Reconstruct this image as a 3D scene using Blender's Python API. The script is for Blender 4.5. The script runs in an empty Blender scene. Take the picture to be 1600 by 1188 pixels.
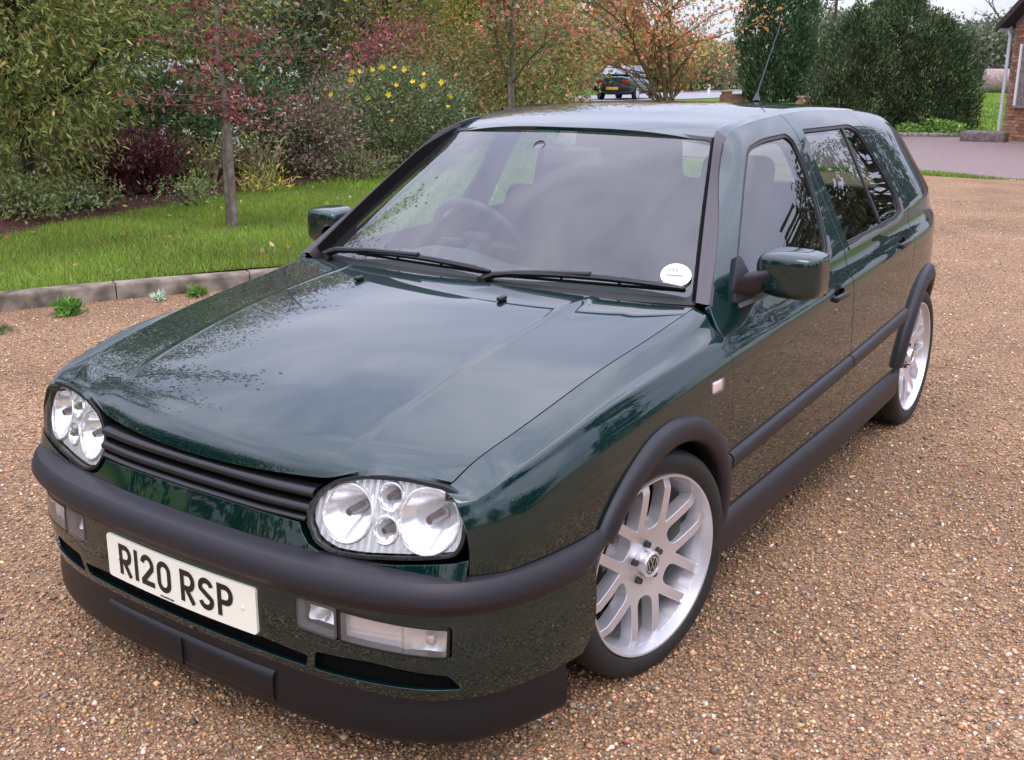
import bpy, bmesh, math, random
import numpy as np
from mathutils import Vector
from mathutils.geometry import delaunay_2d_cdt
rad = math.radians
PI = math.pi
scene = bpy.context.scene
COL = scene.collection

# ------------------------------------------------------------------ camera, sky, sun, exposure
cam_data = bpy.data.cameras.new('camera')
cam = bpy.data.objects.new('camera', cam_data)
COL.objects.link(cam)
scene.camera = cam
CP = np.array([1.8905, -2.1990, 1.4888])
YAW, PITCH = 0.6041393, -0.2820886
cam.location = CP
cam.rotation_euler = (PI/2 + PITCH, 0, YAW)
cam_data.sensor_width = 36
cam_data.sensor_fit = 'HORIZONTAL'
cam_data.lens = 36*1654.0/1600
cam_data.clip_start = 0.05
cam_data.clip_end = 3000

world = bpy.data.worlds.new('World')
scene.world = world
world.use_nodes = True
wn, wl = world.node_tree.nodes, world.node_tree.links
wn.clear()
SUN_EL, SUN_AZ = rad(48), rad(150)
w_out = wn.new('ShaderNodeOutputWorld')
w_sky = wn.new('ShaderNodeTexSky'); w_sky.sky_type = 'NISHITA'; w_sky.sun_disc = False
w_sky.sun_elevation = SUN_EL; w_sky.sun_rotation = SUN_AZ
w_b1 = wn.new('ShaderNodeBackground'); w_b1.inputs[1].default_value = 0.05
wl.new(w_sky.outputs[0], w_b1.inputs[0])
w_tc = wn.new('ShaderNodeTexCoord')
w_sep = wn.new('ShaderNodeSeparateXYZ'); wl.new(w_tc.outputs['Generated'], w_sep.inputs[0])
w_n = wn.new('ShaderNodeTexNoise'); w_n.inputs['Scale'].default_value = 2.6; w_n.inputs['Detail'].default_value = 6
w_n.inputs['Distortion'].default_value = 0.6
w_m = wn.new('ShaderNodeMapping'); w_m.inputs['Scale'].default_value = (1, 1, 2.6)
wl.new(w_tc.outputs['Generated'], w_m.inputs[0]); wl.new(w_m.outputs[0], w_n.inputs['Vector'])
# overcast brightness rises towards the zenith: L = a + b*sin(elevation)
w_max = wn.new('ShaderNodeMath'); w_max.operation = 'MAXIMUM'; w_max.inputs[1].default_value = 0.0
wl.new(w_sep.outputs[2], w_max.inputs[0])
w_g = wn.new('ShaderNodeMath'); w_g.operation = 'MULTIPLY_ADD'; w_g.inputs[1].default_value = 2.85; w_g.inputs[2].default_value = 0.50
wl.new(w_max.outputs[0], w_g.inputs[0])
w_r = wn.new('ShaderNodeMapRange'); w_r.inputs[1].default_value = 0.3; w_r.inputs[2].default_value = 0.7
w_r.inputs[3].default_value = 0.78; w_r.inputs[4].default_value = 1.18
wl.new(w_n.outputs[0], w_r.inputs[0])
w_mul = wn.new('ShaderNodeMath'); w_mul.operation = 'MULTIPLY'
wl.new(w_g.outputs[0], w_mul.inputs[0]); wl.new(w_r.outputs[0], w_mul.inputs[1])
w_cr = wn.new('ShaderNodeValToRGB')
w_cr.color_ramp.elements[0].position = 0.3; w_cr.color_ramp.elements[0].color = (0.78, 0.82, 1.12, 1)
w_cr.color_ramp.elements[1].position = 0.7; w_cr.color_ramp.elements[1].color = (0.96, 0.93, 1.07, 1)
wl.new(w_n.outputs[0], w_cr.inputs[0])
w_b2 = wn.new('ShaderNodeBackground')
wl.new(w_cr.outputs[0], w_b2.inputs[0]); wl.new(w_mul.outputs[0], w_b2.inputs[1])
w_add = wn.new('ShaderNodeAddShader')
wl.new(w_b1.outputs[0], w_add.inputs[0]); wl.new(w_b2.outputs[0], w_add.inputs[1])
wl.new(w_add.outputs[0], w_out.inputs[0])

sun_d = bpy.data.lights.new('sun', 'SUN'); sun_d.energy = 0.9; sun_d.angle = rad(25); sun_d.color = (1.0, 0.95, 0.88)
sun = bpy.data.objects.new('sun', sun_d); COL.objects.link(sun)
sd = Vector((math.sin(SUN_AZ)*math.cos(SUN_EL), math.cos(SUN_AZ)*math.cos(SUN_EL), math.sin(SUN_EL)))
sun.rotation_euler = sd.to_track_quat('Z', 'Y').to_euler()
scene.view_settings.view_transform = 'Standard'
scene.view_settings.look = 'None'
scene.view_settings.exposure = 0.0
scene.view_settings.gamma = 1.0
scene.view_settings.use_curve_mapping = False
scene.cycles.max_bounces = 10
scene.cycles.transparent_max_bounces = 12

# ------------------------------------------------------------------ placement helper: where the photo's ray meets the ground
_F = np.array([-math.sin(YAW)*math.cos(PITCH), math.cos(YAW)*math.cos(PITCH), math.sin(PITCH)])
_R = np.array([math.cos(YAW), math.sin(YAW), 0.0]); _U = np.cross(_R, _F)
def pix(px, dist):
    """ground point seen in column px at forward distance dist (survey helper)"""
    d = _F + _R*(px-800)/1654.0 - _U*(115+990.0/dist-594)/1654.0
    h = d[:2]/np.dot(d, _F)
    k = dist/np.dot(np.array([h[0], h[1], 0]), np.array([-math.sin(YAW), math.cos(YAW), 0]))
    return CP[0]+h[0]*k, CP[1]+h[1]*k

# ------------------------------------------------------------------ materials
def mat(name, base=(0.5,0.5,0.5), rough=0.5, metal=0.0, coat=0.0, spec=0.5, **kw):
    m = bpy.data.materials.new(name); m.use_nodes = True
    b = m.node_tree.nodes['Principled BSDF']
    b.inputs['Base Color'].default_value = (*base, 1)
    b.inputs['Roughness'].default_value = rough
    b.inputs['Metallic'].default_value = metal
    b.inputs['Coat Weight'].default_value = coat
    b.inputs['Coat Roughness'].default_value = 0.02
    b.inputs['Specular IOR Level'].default_value = spec
    for k, v in kw.items(): b.inputs[k].default_value = v
    return m
def N(m, t, **kw):
    n = m.node_tree.nodes.new(t)
    for k, v in kw.items():
        if k in n.inputs: n.inputs[k].default_value = v
        else: setattr(n, k, v)
    return n
def L(m, a, b): m.node_tree.links.new(a, b)
def bsdf(m): return m.node_tree.nodes['Principled BSDF']
def ramp(m, stops, fac=None, interp='LINEAR'):
    r = N(m, 'ShaderNodeValToRGB'); e = r.color_ramp.elements
    r.color_ramp.interpolation = interp
    while len(e) < len(stops): e.new(0.5)
    for i, (p, c) in enumerate(stops): e[i].position = p; e[i].color = (*c, 1)
    if fac is not None: L(m, fac, r.inputs[0])
    return r
def noise_col(m, scale, stops, detail=4, coords='Object', bump=0.0, bdist=0.01, dist=0.0):
    tc = N(m, 'ShaderNodeTexCoord'); n = N(m, 'ShaderNodeTexNoise', Scale=scale, Detail=detail, Distortion=dist)
    L(m, tc.outputs[coords], n.inputs['Vector'])
    r = ramp(m, stops, n.outputs[0]); L(m, r.outputs[0], bsdf(m).inputs['Base Color'])
    if bump:
        b = N(m, 'ShaderNodeBump', Strength=bump, Distance=bdist); L(m, n.outputs[0], b.inputs['Height']); L(m, b.outputs[0], bsdf(m).inputs['Normal'])
    return n, r

M = {}
M['paint'] = mat('green_paint', (0.004, 0.030, 0.025), 0.42, 0.55, coat=1.0)
_m = M['paint']; _tc = N(_m, 'ShaderNodeTexCoord'); _v = N(_m, 'ShaderNodeTexVoronoi', Scale=900.0)
L(_m, _tc.outputs['Object'], _v.inputs['Vector'])
_r = ramp(_m, [(0.0, (0.0010, 0.0110, 0.0110)), (0.6, (0.0014, 0.0205, 0.0190)), (1.0, (0.003, 0.033, 0.030))], _v.outputs['Color'])
L(_m, _r.outputs[0], bsdf(_m).inputs['Base Color'])
bsdf(_m).inputs['Coat IOR'].default_value = 1.68
bsdf(_m).inputs['Specular IOR Level'].default_value = 0.0
M['jamb'] = mat('door_jamb', (0.002, 0.010, 0.009), 0.6)
M['plastic'] = mat('bumper_plastic', (0.013, 0.0115, 0.0145), 0.46, spec=0.42)
_m = M['plastic']; _n, _r = noise_col(_m, 600, [(0.3, (0.011,0.0095,0.0125)), (0.7, (0.018,0.0155,0.020))], 2, bump=0.12, bdist=0.0006)
M['lip'] = mat('lip_plastic', (0.008, 0.0075, 0.009), 0.42, spec=0.35)
M['black'] = mat('black_trim', (0.006,0.006,0.007), 0.35)
M['matt'] = mat('matt_black', (0.004,0.004,0.004), 0.9, spec=0.1)
M['rubber'] = mat('seal_rubber', (0.010,0.010,0.011), 0.5)
M['trimgrey'] = mat('pillar_plastic', (0.060,0.048,0.052), 0.45)
M['sillchrome'] = mat('window_sill_trim', (0.10,0.095,0.10), 0.3)
M['tyre'] = mat('tyre_rubber', (0.010,0.010,0.011), 0.62)
noise_col(M['tyre'], 60, [(0.3,(0.008,0.008,0.008)),(0.7,(0.018,0.016,0.015))], 5, bump=0.2, bdist=0.002)
M['silver'] = mat('wheel_silver', (0.70,0.69,0.71), 0.36, 0.70, coat=0.4)
M['disc'] = mat('brake_steel', (0.30,0.28,0.27), 0.35, 0.9)
M['hubdark'] = mat('brake_dark', (0.03,0.028,0.026), 0.6)
M['chrome'] = mat('lamp_reflector', (0.93,0.93,0.95), 0.12, 0.62)
M['chromeR'] = mat('lamp_reflector_soft', (0.80,0.78,0.76), 0.20, 0.6)
M['plate'] = mat('number_plate', (0.80,0.79,0.66), 0.35)
M['letter'] = mat('plate_lettering', (0.008,0.008,0.008), 0.4)
M['white'] = mat('white_paper', (0.80,0.80,0.80), 0.6)
M['paper2'] = mat('disc_paper', (0.62,0.62,0.68), 0.6)
M['inter'] = mat('cabin_plastic', (0.022,0.022,0.024), 0.65)
M['dash'] = mat('dashboard_plastic', (0.035,0.036,0.038), 0.6)
M['fabric'] = mat('seat_fabric', (0.022,0.022,0.025), 0.95, spec=0.1)
M['lining'] = mat('roof_lining', (0.30,0.29,0.28), 0.95, spec=0.1)
M['mirror'] = mat('mirror_silver', (0.85,0.86,0.88), 0.02, 1.0)
M['red'] = mat('red_lamp', (0.35,0.01,0.01), 0.15, coat=1)
M['orange'] = mat('bulb_clear', (0.60,0.50,0.46), 0.25, 0.4)
M['fogframe'] = mat('fog_frame', (0.09,0.085,0.09), 0.3, 0.3)

def glass(name, tint=(0.86,0.92,0.89), ior=1.5, gain=1.6, film=0.0):
    m = bpy.data.materials.new(name); m.use_nodes = True
    nt = m.node_tree; nt.nodes.clear()
    o = nt.nodes.new('ShaderNodeOutputMaterial')
    t = nt.nodes.new('ShaderNodeBsdfTransparent'); t.inputs[0].default_value = (*tint, 1)
    g = nt.nodes.new('ShaderNodeBsdfGlossy'); g.inputs['Roughness'].default_value = 0.0
    f = nt.nodes.new('ShaderNodeFresnel')
    ge = nt.nodes.new('ShaderNodeNewGeometry'); mr = nt.nodes.new('ShaderNodeMapRange'); mr.inputs[3].default_value = ior; mr.inputs[4].default_value = 1/ior
    nt.links.new(ge.outputs['Backfacing'], mr.inputs[0]); nt.links.new(mr.outputs[0], f.inputs['IOR'])
    k = nt.nodes.new('ShaderNodeMath'); k.operation = 'MULTIPLY'; k.inputs[1].default_value = gain; k.use_clamp = True
    mx = nt.nodes.new('ShaderNodeMixShader')
    nt.links.new(f.outputs[0], k.inputs[0]); nt.links.new(k.outputs[0], mx.inputs[0])
    last = t
    if film:
        d = nt.nodes.new('ShaderNodeBsdfDiffuse'); d.inputs[0].default_value = (0.75,0.75,0.75,1)
        m2 = nt.nodes.new('ShaderNodeMixShader'); m2.inputs[0].default_value = film
        nt.links.new(t.outputs[0], m2.inputs[1]); nt.links.new(d.outputs[0], m2.inputs[2]); last = m2
    nt.links.new(last.outputs[0], mx.inputs[1]); nt.links.new(g.outputs[0], mx.inputs[2])
    nt.links.new(mx.outputs[0], o.inputs[0])
    return m
M['glass'] = glass('side_glass', (0.62,0.72,0.68), 1.52, 1.9)
M['screen'] = glass('windscreen_glass', (0.84,0.92,0.88), 1.52, 1.9, 0.02)
M['lens'] = glass('lamp_lens', (0.97,0.97,0.97), 1.45, 1.3)
M['lensfog'] = glass('fog_lens', (0.93,0.93,0.93), 1.45, 1.3, 0.10)

# ------------------------------------------------------------------ object helpers
def tag(o, label=None, cat=None, group=None, kind=None):
    if label: o['label'] = label
    if cat: o['category'] = cat
    if group: o['group'] = group
    if kind: o['kind'] = kind
    return o
def empty(name, loc=(0,0,0), parent=None):
    o = bpy.data.objects.new(name, None); o.empty_display_size = 0.2; COL.objects.link(o)
    o.location = loc; o.parent = parent
    return o
def mesh_obj(name, verts, faces, material, parent=None, smooth=False, normals=None, sharp=None):
    me = bpy.data.meshes.new(name)
    me.from_pydata([tuple(v) for v in verts], [], [tuple(f) for f in faces])
    if smooth or normals is not None: me.shade_smooth()
    if sharp is not None: me.set_sharp_from_angle(angle=rad(sharp))
    if normals is not None: me.normals_split_custom_set_from_vertices([tuple(n) for n in normals])
    o = bpy.data.objects.new(name, me); COL.objects.link(o); o.parent = parent
    mats = material if isinstance(material, (list, tuple)) else [material]
    for mm in mats: me.materials.append(mm)
    return o
def np_obj(name, V, F, material, parent=None, colors=None, smooth=False):
    """fast mesh from numpy arrays; F (n,3) or (n,4); colors per face"""
    me = bpy.data.meshes.new(name)
    V = np.ascontiguousarray(V, np.float32); F = np.ascontiguousarray(F, np.int32)
    k = F.shape[1]
    me.vertices.add(len(V)); me.vertices.foreach_set('co', V.ravel())
    me.loops.add(F.size); me.loops.foreach_set('vertex_index', F.ravel())
    me.polygons.add(len(F)); me.polygons.foreach_set('loop_start', np.arange(0, F.size, k, dtype=np.int32))
    if colors is not None:
        ca = me.color_attributes.new('tint', 'FLOAT_COLOR', 'CORNER')
        c4 = np.ones((len(F), k, 4), np.float32); c4[:, :, :3] = colors[:, None, :]
        ca.data.foreach_set('color', c4.ravel())
    me.update(calc_edges=True)
    if smooth: me.shade_smooth()
    me.materials.append(material)
    o = bpy.data.objects.new(name, me); COL.objects.link(o); o.parent = parent
    return o
class MB:
    """collects simple shapes into one mesh"""
    def __init__(s): s.v = []; s.f = []
    def add(s, V, F):
        b = len(s.v); s.v += [tuple(map(float, v)) for v in V]; s.f += [tuple(b+i for i in f) for f in F]; return s
    def box(s, c, size, rot=None, taper=1.0):
        hx, hy, hz = size[0]/2, size[1]/2, size[2]/2
        V = [Vector((x*hx*(taper if z > 0 else 1), y*hy*(taper if z > 0 else 1), z*hz)) for z in (-1,1) for y in (-1,1) for x in (-1,1)]
        if rot is not None: V = [rot @ v for v in V]
        V = [v+Vector(c) for v in V]
        return s.add(V, [(0,2,3,1),(4,5,7,6),(0,1,5,4),(2,6,7,3),(0,4,6,2),(1,3,7,5)])
    def tube(s, pts, r, n=8, caps=True):
        pts = [Vector(p) for p in pts]; rs = r if isinstance(r, (list, tuple)) else [r]*len(pts)
        V = []; F = []; up = Vector((0,0,1))
        for i, p in enumerate(pts):
            t = (pts[min(i+1, len(pts)-1)]-pts[max(i-1, 0)]).normalized()
            a = t.cross(up)
            if a.length < 0.05: a = t.cross(Vector((1,0,0)))
            a.normalize(); b = t.cross(a)
            for k in range(n): V.append(p+(a*math.cos(2*PI*k/n)+b*math.sin(2*PI*k/n))*rs[i])
        for i in range(len(pts)-1):
            for k in range(n):
                F.append((i*n+k, i*n+(k+1) % n, (i+1)*n+(k+1) % n, (i+1)*n+k))
        if caps: F.append(tuple(range(n))[::-1]); F.append(tuple((len(pts)-1)*n+k for k in range(n)))
        return s.add(V, F)
    def lathe(s, prof, c=(0,0,0), axis='x', n=48, sgn=1):
        """prof: (axial, radius) list, revolved about axis through c"""
        V = []; F = []
        for (a, r) in prof:
            for k in range(n):
                t = 2*PI*k/n; u, w = r*math.cos(t), r*math.sin(t)
                p = {'x': (a*sgn, u, w), 'y': (u, a*sgn, w), 'z': (u, w, a*sgn)}[axis]
                V.append((c[0]+p[0], c[1]+p[1], c[2]+p[2]))
        for i in range(len(prof)-1):
            for k in range(n):
                F.append((i*n+k, i*n+(k+1) % n, (i+1)*n+(k+1) % n, (i+1)*n+k))
        return s.add(V, F)
    def rbox(s, c, size, r=0.01, rot=None, seg=3):
        bm = bmesh.new(); bmesh.ops.create_cube(bm, size=1)
        for v in bm.verts: v.co = Vector((v.co.x*size[0], v.co.y*size[1], v.co.z*size[2]))
        bmesh.ops.bevel(bm, geom=bm.edges[:], offset=min(r, min(size)*0.49), segments=seg, affect='EDGES', profile=0.5)
        bm.verts.index_update()
        V = [(rot @ v.co if rot is not None else v.co)+Vector(c) for v in bm.verts]
        F = [tuple(v.index for v in f.verts) for f in bm.faces]
        bm.free(); return s.add(V, F)
    def build(s, name, material, parent=None, sharp=40, mirror=False):
        v, f = s.v, s.f
        if mirror: v = [(-a, b, c) for a, b, c in v]; f = [q[::-1] for q in f]
        return mesh_obj(name, v, f, material, parent, smooth=True, sharp=sharp)

def pchip(xs, ys, x):
    xs = np.asarray(xs, float); ys = np.asarray(ys, float); x = np.clip(x, xs[0], xs[-1])
    h = np.diff(xs); d = np.diff(ys)/h; m = np.zeros(len(xs))
    if len(xs) > 2:
        w1 = 2*h[1:]+h[:-1]; w2 = h[1:]+2*h[:-1]
        ok = (d[:-1]*d[1:]) > 0
        with np.errstate(divide='ignore', invalid='ignore'):
            mm = (w1+w2)/(w1/d[:-1]+w2/d[1:])
        m[1:-1] = np.where(ok, mm, 0)
    m[0] = d[0]; m[-1] = d[-1]
    i = np.clip(np.searchsorted(xs, x, side='right')-1, 0, len(h)-1)
    t = (x-xs[i])/h[i]; t2 = t*t; t3 = t2*t
    return (2*t3-3*t2+1)*ys[i]+(t3-2*t2+t)*h[i]*m[i]+(-2*t3+3*t2)*ys[i+1]+(t3-t2)*h[i]*m[i+1]
def curve(pts):
    a = [p[0] for p in pts]; b = [p[1] for p in pts]
    return lambda x: pchip(a, b, np.asarray(x, float))
def gsmooth(T, sig, axis):
    k = int(sig*3)+1; w = np.exp(-0.5*(np.arange(-k, k+1)/sig)**2); w /= w.sum()
    P = np.moveaxis(T, axis, 0)
    # odd reflection keeps the edge slope
    top = 2*P[:1]-P[k:0:-1]; bot = 2*P[-1:]-P[-2:-k-2:-1]
    Q = np.concatenate([top, P, bot]); R = sum(w[i]*Q[i:i+P.shape[0]] for i in range(2*k+1))
    return np.moveaxis(R, 0, axis)

def in_poly(P, poly):
    x, y = P[:, 0], P[:, 1]; poly = np.asarray(poly); inside = np.zeros(len(P), bool)
    x0, y0 = poly[:, 0], poly[:, 1]; x1, y1 = np.roll(x0, -1), np.roll(y0, -1)
    for a, b, c, d in zip(x0, y0, x1, y1):
        cond = (b > y) != (d > y)
        if b != d: inside ^= cond & (x < (c-a)*(y-b)/(d-b)+a)
    return inside
def dist_poly(P, poly):
    poly = np.asarray(poly); D = np.full(len(P), 1e9)
    for a, b in zip(poly, np.roll(poly, -1, 0)):
        ab = b-a; l = ab@ab
        t = np.clip(((P-a)@ab)/max(l, 1e-12), 0, 1); D = np.minimum(D, np.linalg.norm(P-a-t[:, None]*ab, axis=1))
    return D
def resample(poly, step):
    out = []
    poly = [np.asarray(p, float) for p in poly]
    for a, b in zip(poly, poly[1:]+poly[:1]):
        n = max(1, int(round(np.linalg.norm(b-a)/step)))
        for k in range(n): out.append(a+(b-a)*k/n)
    return np.array(out)
def rounded(pts, r, seg=6):
    """polygon with rounded corners; r scalar or list"""
    n = len(pts); out = []
    for i in range(n):
        p = np.asarray(pts[i], float); a = np.asarray(pts[i-1], float); b = np.asarray(pts[(i+1) % n], float)
        ri = r[i] if isinstance(r, (list, tuple)) else r
        if ri <= 0: out.append(p); continue
        da, db = a-p, b-p; la, lb = np.linalg.norm(da), np.linalg.norm(db)
        k = min(ri, la*0.45, lb*0.45)
        s, e = p+da/la*k, p+db/lb*k
        for j in range(seg+1):
            t = j/seg; out.append((1-t)**2*s+2*t*(1-t)*p+t*t*e)
    return out
def area(poly):
    p = np.asarray(poly); x, y = p[:, 0], p[:, 1]
    return 0.5*np.sum(x*np.roll(y, -1)-np.roll(x, -1)*y)

def patch(name, mapf, outline, material, parent, holes=(), step=0.02, bstep=0.012, flange=0.012, nsign=1, lip=0.0014, offset=0.0, both=False, hole_flange=None, mirror=False):
    """skin over a 2D region: mapf(a,b)->(n,3). Edges get a rounded lip and a flange turned inwards."""
    def mapn(P):
        e = 0.0015
        p = mapf(P[:, 0], P[:, 1])
        da = mapf(P[:, 0]+e, P[:, 1])-mapf(P[:, 0]-e, P[:, 1]); db = mapf(P[:, 0], P[:, 1]+e)-mapf(P[:, 0], P[:, 1]-e)
        n = np.cross(da, db)*nsign; n /= np.maximum(np.linalg.norm(n, axis=1), 1e-12)[:, None]
        return p+n*offset, n
    loops = [resample(outline, bstep)]+[resample(h, bstep) for h in holes]
    if area(loops[0]) < 0: loops[0] = loops[0][::-1]
    for i in range(1, len(loops)):
        if area(loops[i]) > 0: loops[i] = loops[i][::-1]
    O = loops[0]
    ax = np.arange(O[:, 0].min(), O[:, 0].max(), step); bx = np.arange(O[:, 1].min(), O[:, 1].max(), step)
    G = np.stack(np.meshgrid(ax, bx, indexing='ij'), -1).reshape(-1, 2)
    G = G[in_poly(G, O)]
    for h in loops[1:]: G = G[~in_poly(G, h)]
    for l in loops: G = G[dist_poly(G, l) > step*0.45]
    P = np.concatenate(loops+[G]); edges = []; s = 0
    for l in loops:
        edges += [(s+i, s+(i+1) % len(l)) for i in range(len(l))]; s += len(l)
    vc, _, fc, ov, _, _ = delaunay_2d_cdt([Vector(q) for q in P], edges, [], 0, 1e-7)
    P2 = np.array([tuple(v) for v in vc]); T = np.array(fc)
    cen = P2[T].mean(1); ok = in_poly(cen, O)
    for h in loops[1:]: ok &= ~in_poly(cen, h)
    T = T[ok]
    a = P2[T]; ar = (a[:, 1, 0]-a[:, 0, 0])*(a[:, 2, 1]-a[:, 0, 1])-(a[:, 1, 1]-a[:, 0, 1])*(a[:, 2, 0]-a[:, 0, 0])
    T[ar < 0] = T[ar < 0][:, ::-1]
    pts, nor = mapn(P2)
    if nsign < 0: T = T[:, ::-1]
    V = [pts]; NN = [nor]; F = [tuple(t) for t in T]; base = len(pts)
    if flange > 0:
        for li, l in enumerate(loops):
            fl = flange if (li == 0 or hole_flange is None) else hole_flange
            if fl <= 0: continue
            m = len(l); p, n = mapn(l)
            tn = np.roll(p, -1, 0)-np.roll(p, 1, 0); tn /= np.maximum(np.linalg.norm(tn, axis=1), 1e-12)[:, None]
            out = np.cross(tn, n)*nsign
            r0 = p; r1 = p+out*lip-n*lip; r2 = r1-n*fl
            mid = n+out; mid /= np.linalg.norm(mid, axis=1)[:, None]
            V += [r0, r1, r1, r2]; NN += [n, out, out, out]
            for i in range(m):
                j = (i+1) % m
                for q0 in (0, 2):
                    A, B, Cc, Dd = base+q0*m+i, base+q0*m+j, base+(q0+1)*m+j, base+(q0+1)*m+i
                    F.append((A, Dd, Cc, B) if nsign > 0 else (A, B, Cc, Dd))
            base += 4*m
    V = np.concatenate(V); NN = np.concatenate(NN)
    res = []
    for s in ((1, -1) if both else ((-1,) if mirror else (1,))):
        if s == 1: res.append(mesh_obj(name, V, F, material, parent, normals=NN))
        else: res.append(mesh_obj(name, V*[-1, 1, 1], [f[::-1] for f in F], material, parent, normals=NN*[-1, 1, 1]))
    return res if both else res[0]

def sweep(name, path, prof, material, parent, closed=False, sharp=38, both=False, mirror=False, taper=None):
    """prof (out, z) carried along a plan path (x,y); outward is to the right of travel"""
    path = np.asarray(path, float); n = len(path)
    t = np.gradient(path, axis=0); t /= np.linalg.norm(t, axis=1)[:, None]
    o = np.stack([t[:, 1], -t[:, 0]], 1)
    V = []; m = len(prof)
    for i in range(n):
        k = taper[i] if taper is not None else (1, 0)
        zc = sum(p[1] for p in prof)/m
        for (a, z) in prof: V.append((path[i, 0]+o[i, 0]*a*k[0], path[i, 1]+o[i, 1]*a*k[0], (z-zc)*(1 if taper is None else k[0])+zc+k[1]))
    F = []
    for i in range(n-1):
        for j in range(m-(0 if closed else 1)):
            j2 = (j+1) % m
            F.append((i*m+j, (i+1)*m+j, (i+1)*m+j2, i*m+j2))
    F.append(tuple(range(m))); F.append(tuple((n-1)*m+j for j in range(m))[::-1])
    return mesh_obj(name, V, F, material, parent, smooth=True, sharp=sharp)
def spath(pts, step=0.02, sym=True):
    """smooth plan path through (x,y) points, mirrored about x=0 when sym (points start at x=0)"""
    p = np.array(pts, float)
    if sym: p = np.concatenate([p[::-1]*[-1, 1], p[1:]])
    s = np.concatenate([[0], np.cumsum(np.linalg.norm(np.diff(p, axis=0), axis=1))])
    q = np.arange(0, s[-1], 0.004); X = pchip(s, p[:, 0], q); Y = pchip(s, p[:, 1], q)
    P = gsmooth(np.stack([X, Y], 1), 9, 0)
    k = max(1, int(step/0.004)); idx = list(range(0, len(P), k))
    if idx[-1] != len(P)-1: idx.append(len(P)-1)
    return P[idx], P

exec_marker = 0
# ================================================================== THE CAR
car = empty('parked_car', (0, 0, 0))
tag(car, 'dark green five-door hatchback with silver lattice alloy wheels parked on the gravel in front', 'car')

# --- side surface control curves along the car (y from front axle, rearward positive)
xm = curve([(-.70,.68),(-.66,.732),(-.6,.776),(-.5,.806),(-.4,.822),(-.3,.832),(-.1,.840),(.3,.844),(1.2,.844),(2.0,.834),(2.3,.824),(2.5,.810),(2.7,.775),(2.85,.73),(3.0,.66),(3.1,.58)])
zc = curve([(-.70,.60),(-.66,.632),(-.6,.664),(-.5,.693),(-.3,.732),(0,.753),(.31,.768),(.8,.795),(1.28,.820),(2.0,.857),(2.5,.875),(3.1,.89)])
zs = curve([(-.70,.640),(-.66,.672),(-.6,.697),(-.5,.724),(-.3,.766),(0,.806),(.2,.836),(.345,.868),(.5,.880),(.8,.893),(1.2,.908),(1.4,.920),(1.7,.945),(2.0,.967),(2.2,.985),(2.5,1.0),(3.1,1.0)])
zd = curve([(.36,1.0),(.814,1.222),(.900,1.285),(.949,1.308),(1.01,1.324),(1.25,1.350),(1.58,1.362),(2.1,1.348),(2.5,1.318),(2.7,1.28),(3.1,1.15)])
lean = curve([(.3,.62),(.7,.62),(.95,.58),(1.25,.53),(1.6,.52),(2.1,.55),(2.5,.60),(2.8,.66),(3.1,.7)])
Ex = curve([(-.617,.646),(-.613,.650),(-.586,.659),(-.551,.668),(-.508,.676),(-.454,.685),(-.318,.695),(-.22,.700),(-.10,.705),(.09,.713),(.36,.720)])
Ez = curve([(-.617,.674),(-.613,.685),(-.586,.709),(-.551,.727),(-.508,.740),(-.454,.754),(-.318,.783),(-.22,.803),(-.10,.824),(.09,.850),(.36,.889)])
YG = np.arange(-.72, 3.12, .01)
def lower_rows(y):
    X, C, S = xm(y), zc(y), zs(y)
    f = np.clip((y+.70)/.9, 0, 1)           # band is thinner towards the nose
    b = .018+.020*f
    tc = .018*np.clip((.30-y)/.5, 0, 1)*np.clip((y+.70)/.15, 0, 1)
    return [(X-.050, .15+0*y), (X-.030, .28+0*y), (X-.012, .40+0*y), (X-.003, .52+0*y), (X, .62+0*y-np.clip(-.3-y,0,1)*.15), (X-.0015-.6*tc, C-.028), (X-.007-tc, C),
            (X-.007-.55*b-tc, C+b), (X-.012-.56*b-tc*.85, C+b+.012)], X, S
_rows, _X, _S = lower_rows(YG)
def tuck(y): return np.where(y > .34, .030*np.exp(-((y-.34)/.28)**2), .030-.012*np.clip((.34-y)/.9, 0, 1))      # shoulder pulled in at the screen pillar
_xb = _X-.012-.56*(.018+.020*np.clip((YG+.70)/.9, 0, 1))-.009-tuck(YG)
# full side table x(y,z)
ZG = np.arange(.15, 1.44, .004)
XZ = np.zeros((len(YG), len(ZG)))
for i, y in enumerate(YG):
    zz = [r[1][i] for r in _rows]+[max(_S[i], _rows[-1][1][i]+.004)]; xx = [r[0][i] for r in _rows]+[_xb[i]]
    lo = pchip(zz, xx, ZG)
    up = _xb[i]-float(lean(y))*(ZG-zz[-1])
    t0 = float(zd(y))-.075
    up = up-6.0*np.maximum(0, ZG-t0)**2
    XZ[i] = np.where(ZG <= zz[-1], lo, up)
XZ = gsmooth(gsmooth(XZ, 2.2, 1), 2.0, 0)
def bil(T, ax0, d0, ax1, d1, a, b):
    fa = np.clip((a-ax0)/d0, 0, T.shape[0]-1.001); fb = np.clip((b-ax1)/d1, 0, T.shape[1]-1.001)
    i, j = fa.astype(int), fb.astype(int); u, v = fa-i, fb-j
    return (T[i, j]*(1-u)*(1-v)+T[i+1, j]*u*(1-v)+T[i, j+1]*(1-u)*v+T[i+1, j+1]*u*v)
def side(y, z):
    y = np.asarray(y, float); z = np.asarray(z, float)
    return np.stack([bil(XZ, YG[0], .01, ZG[0], .004, y, z), y, z], 1)
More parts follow.
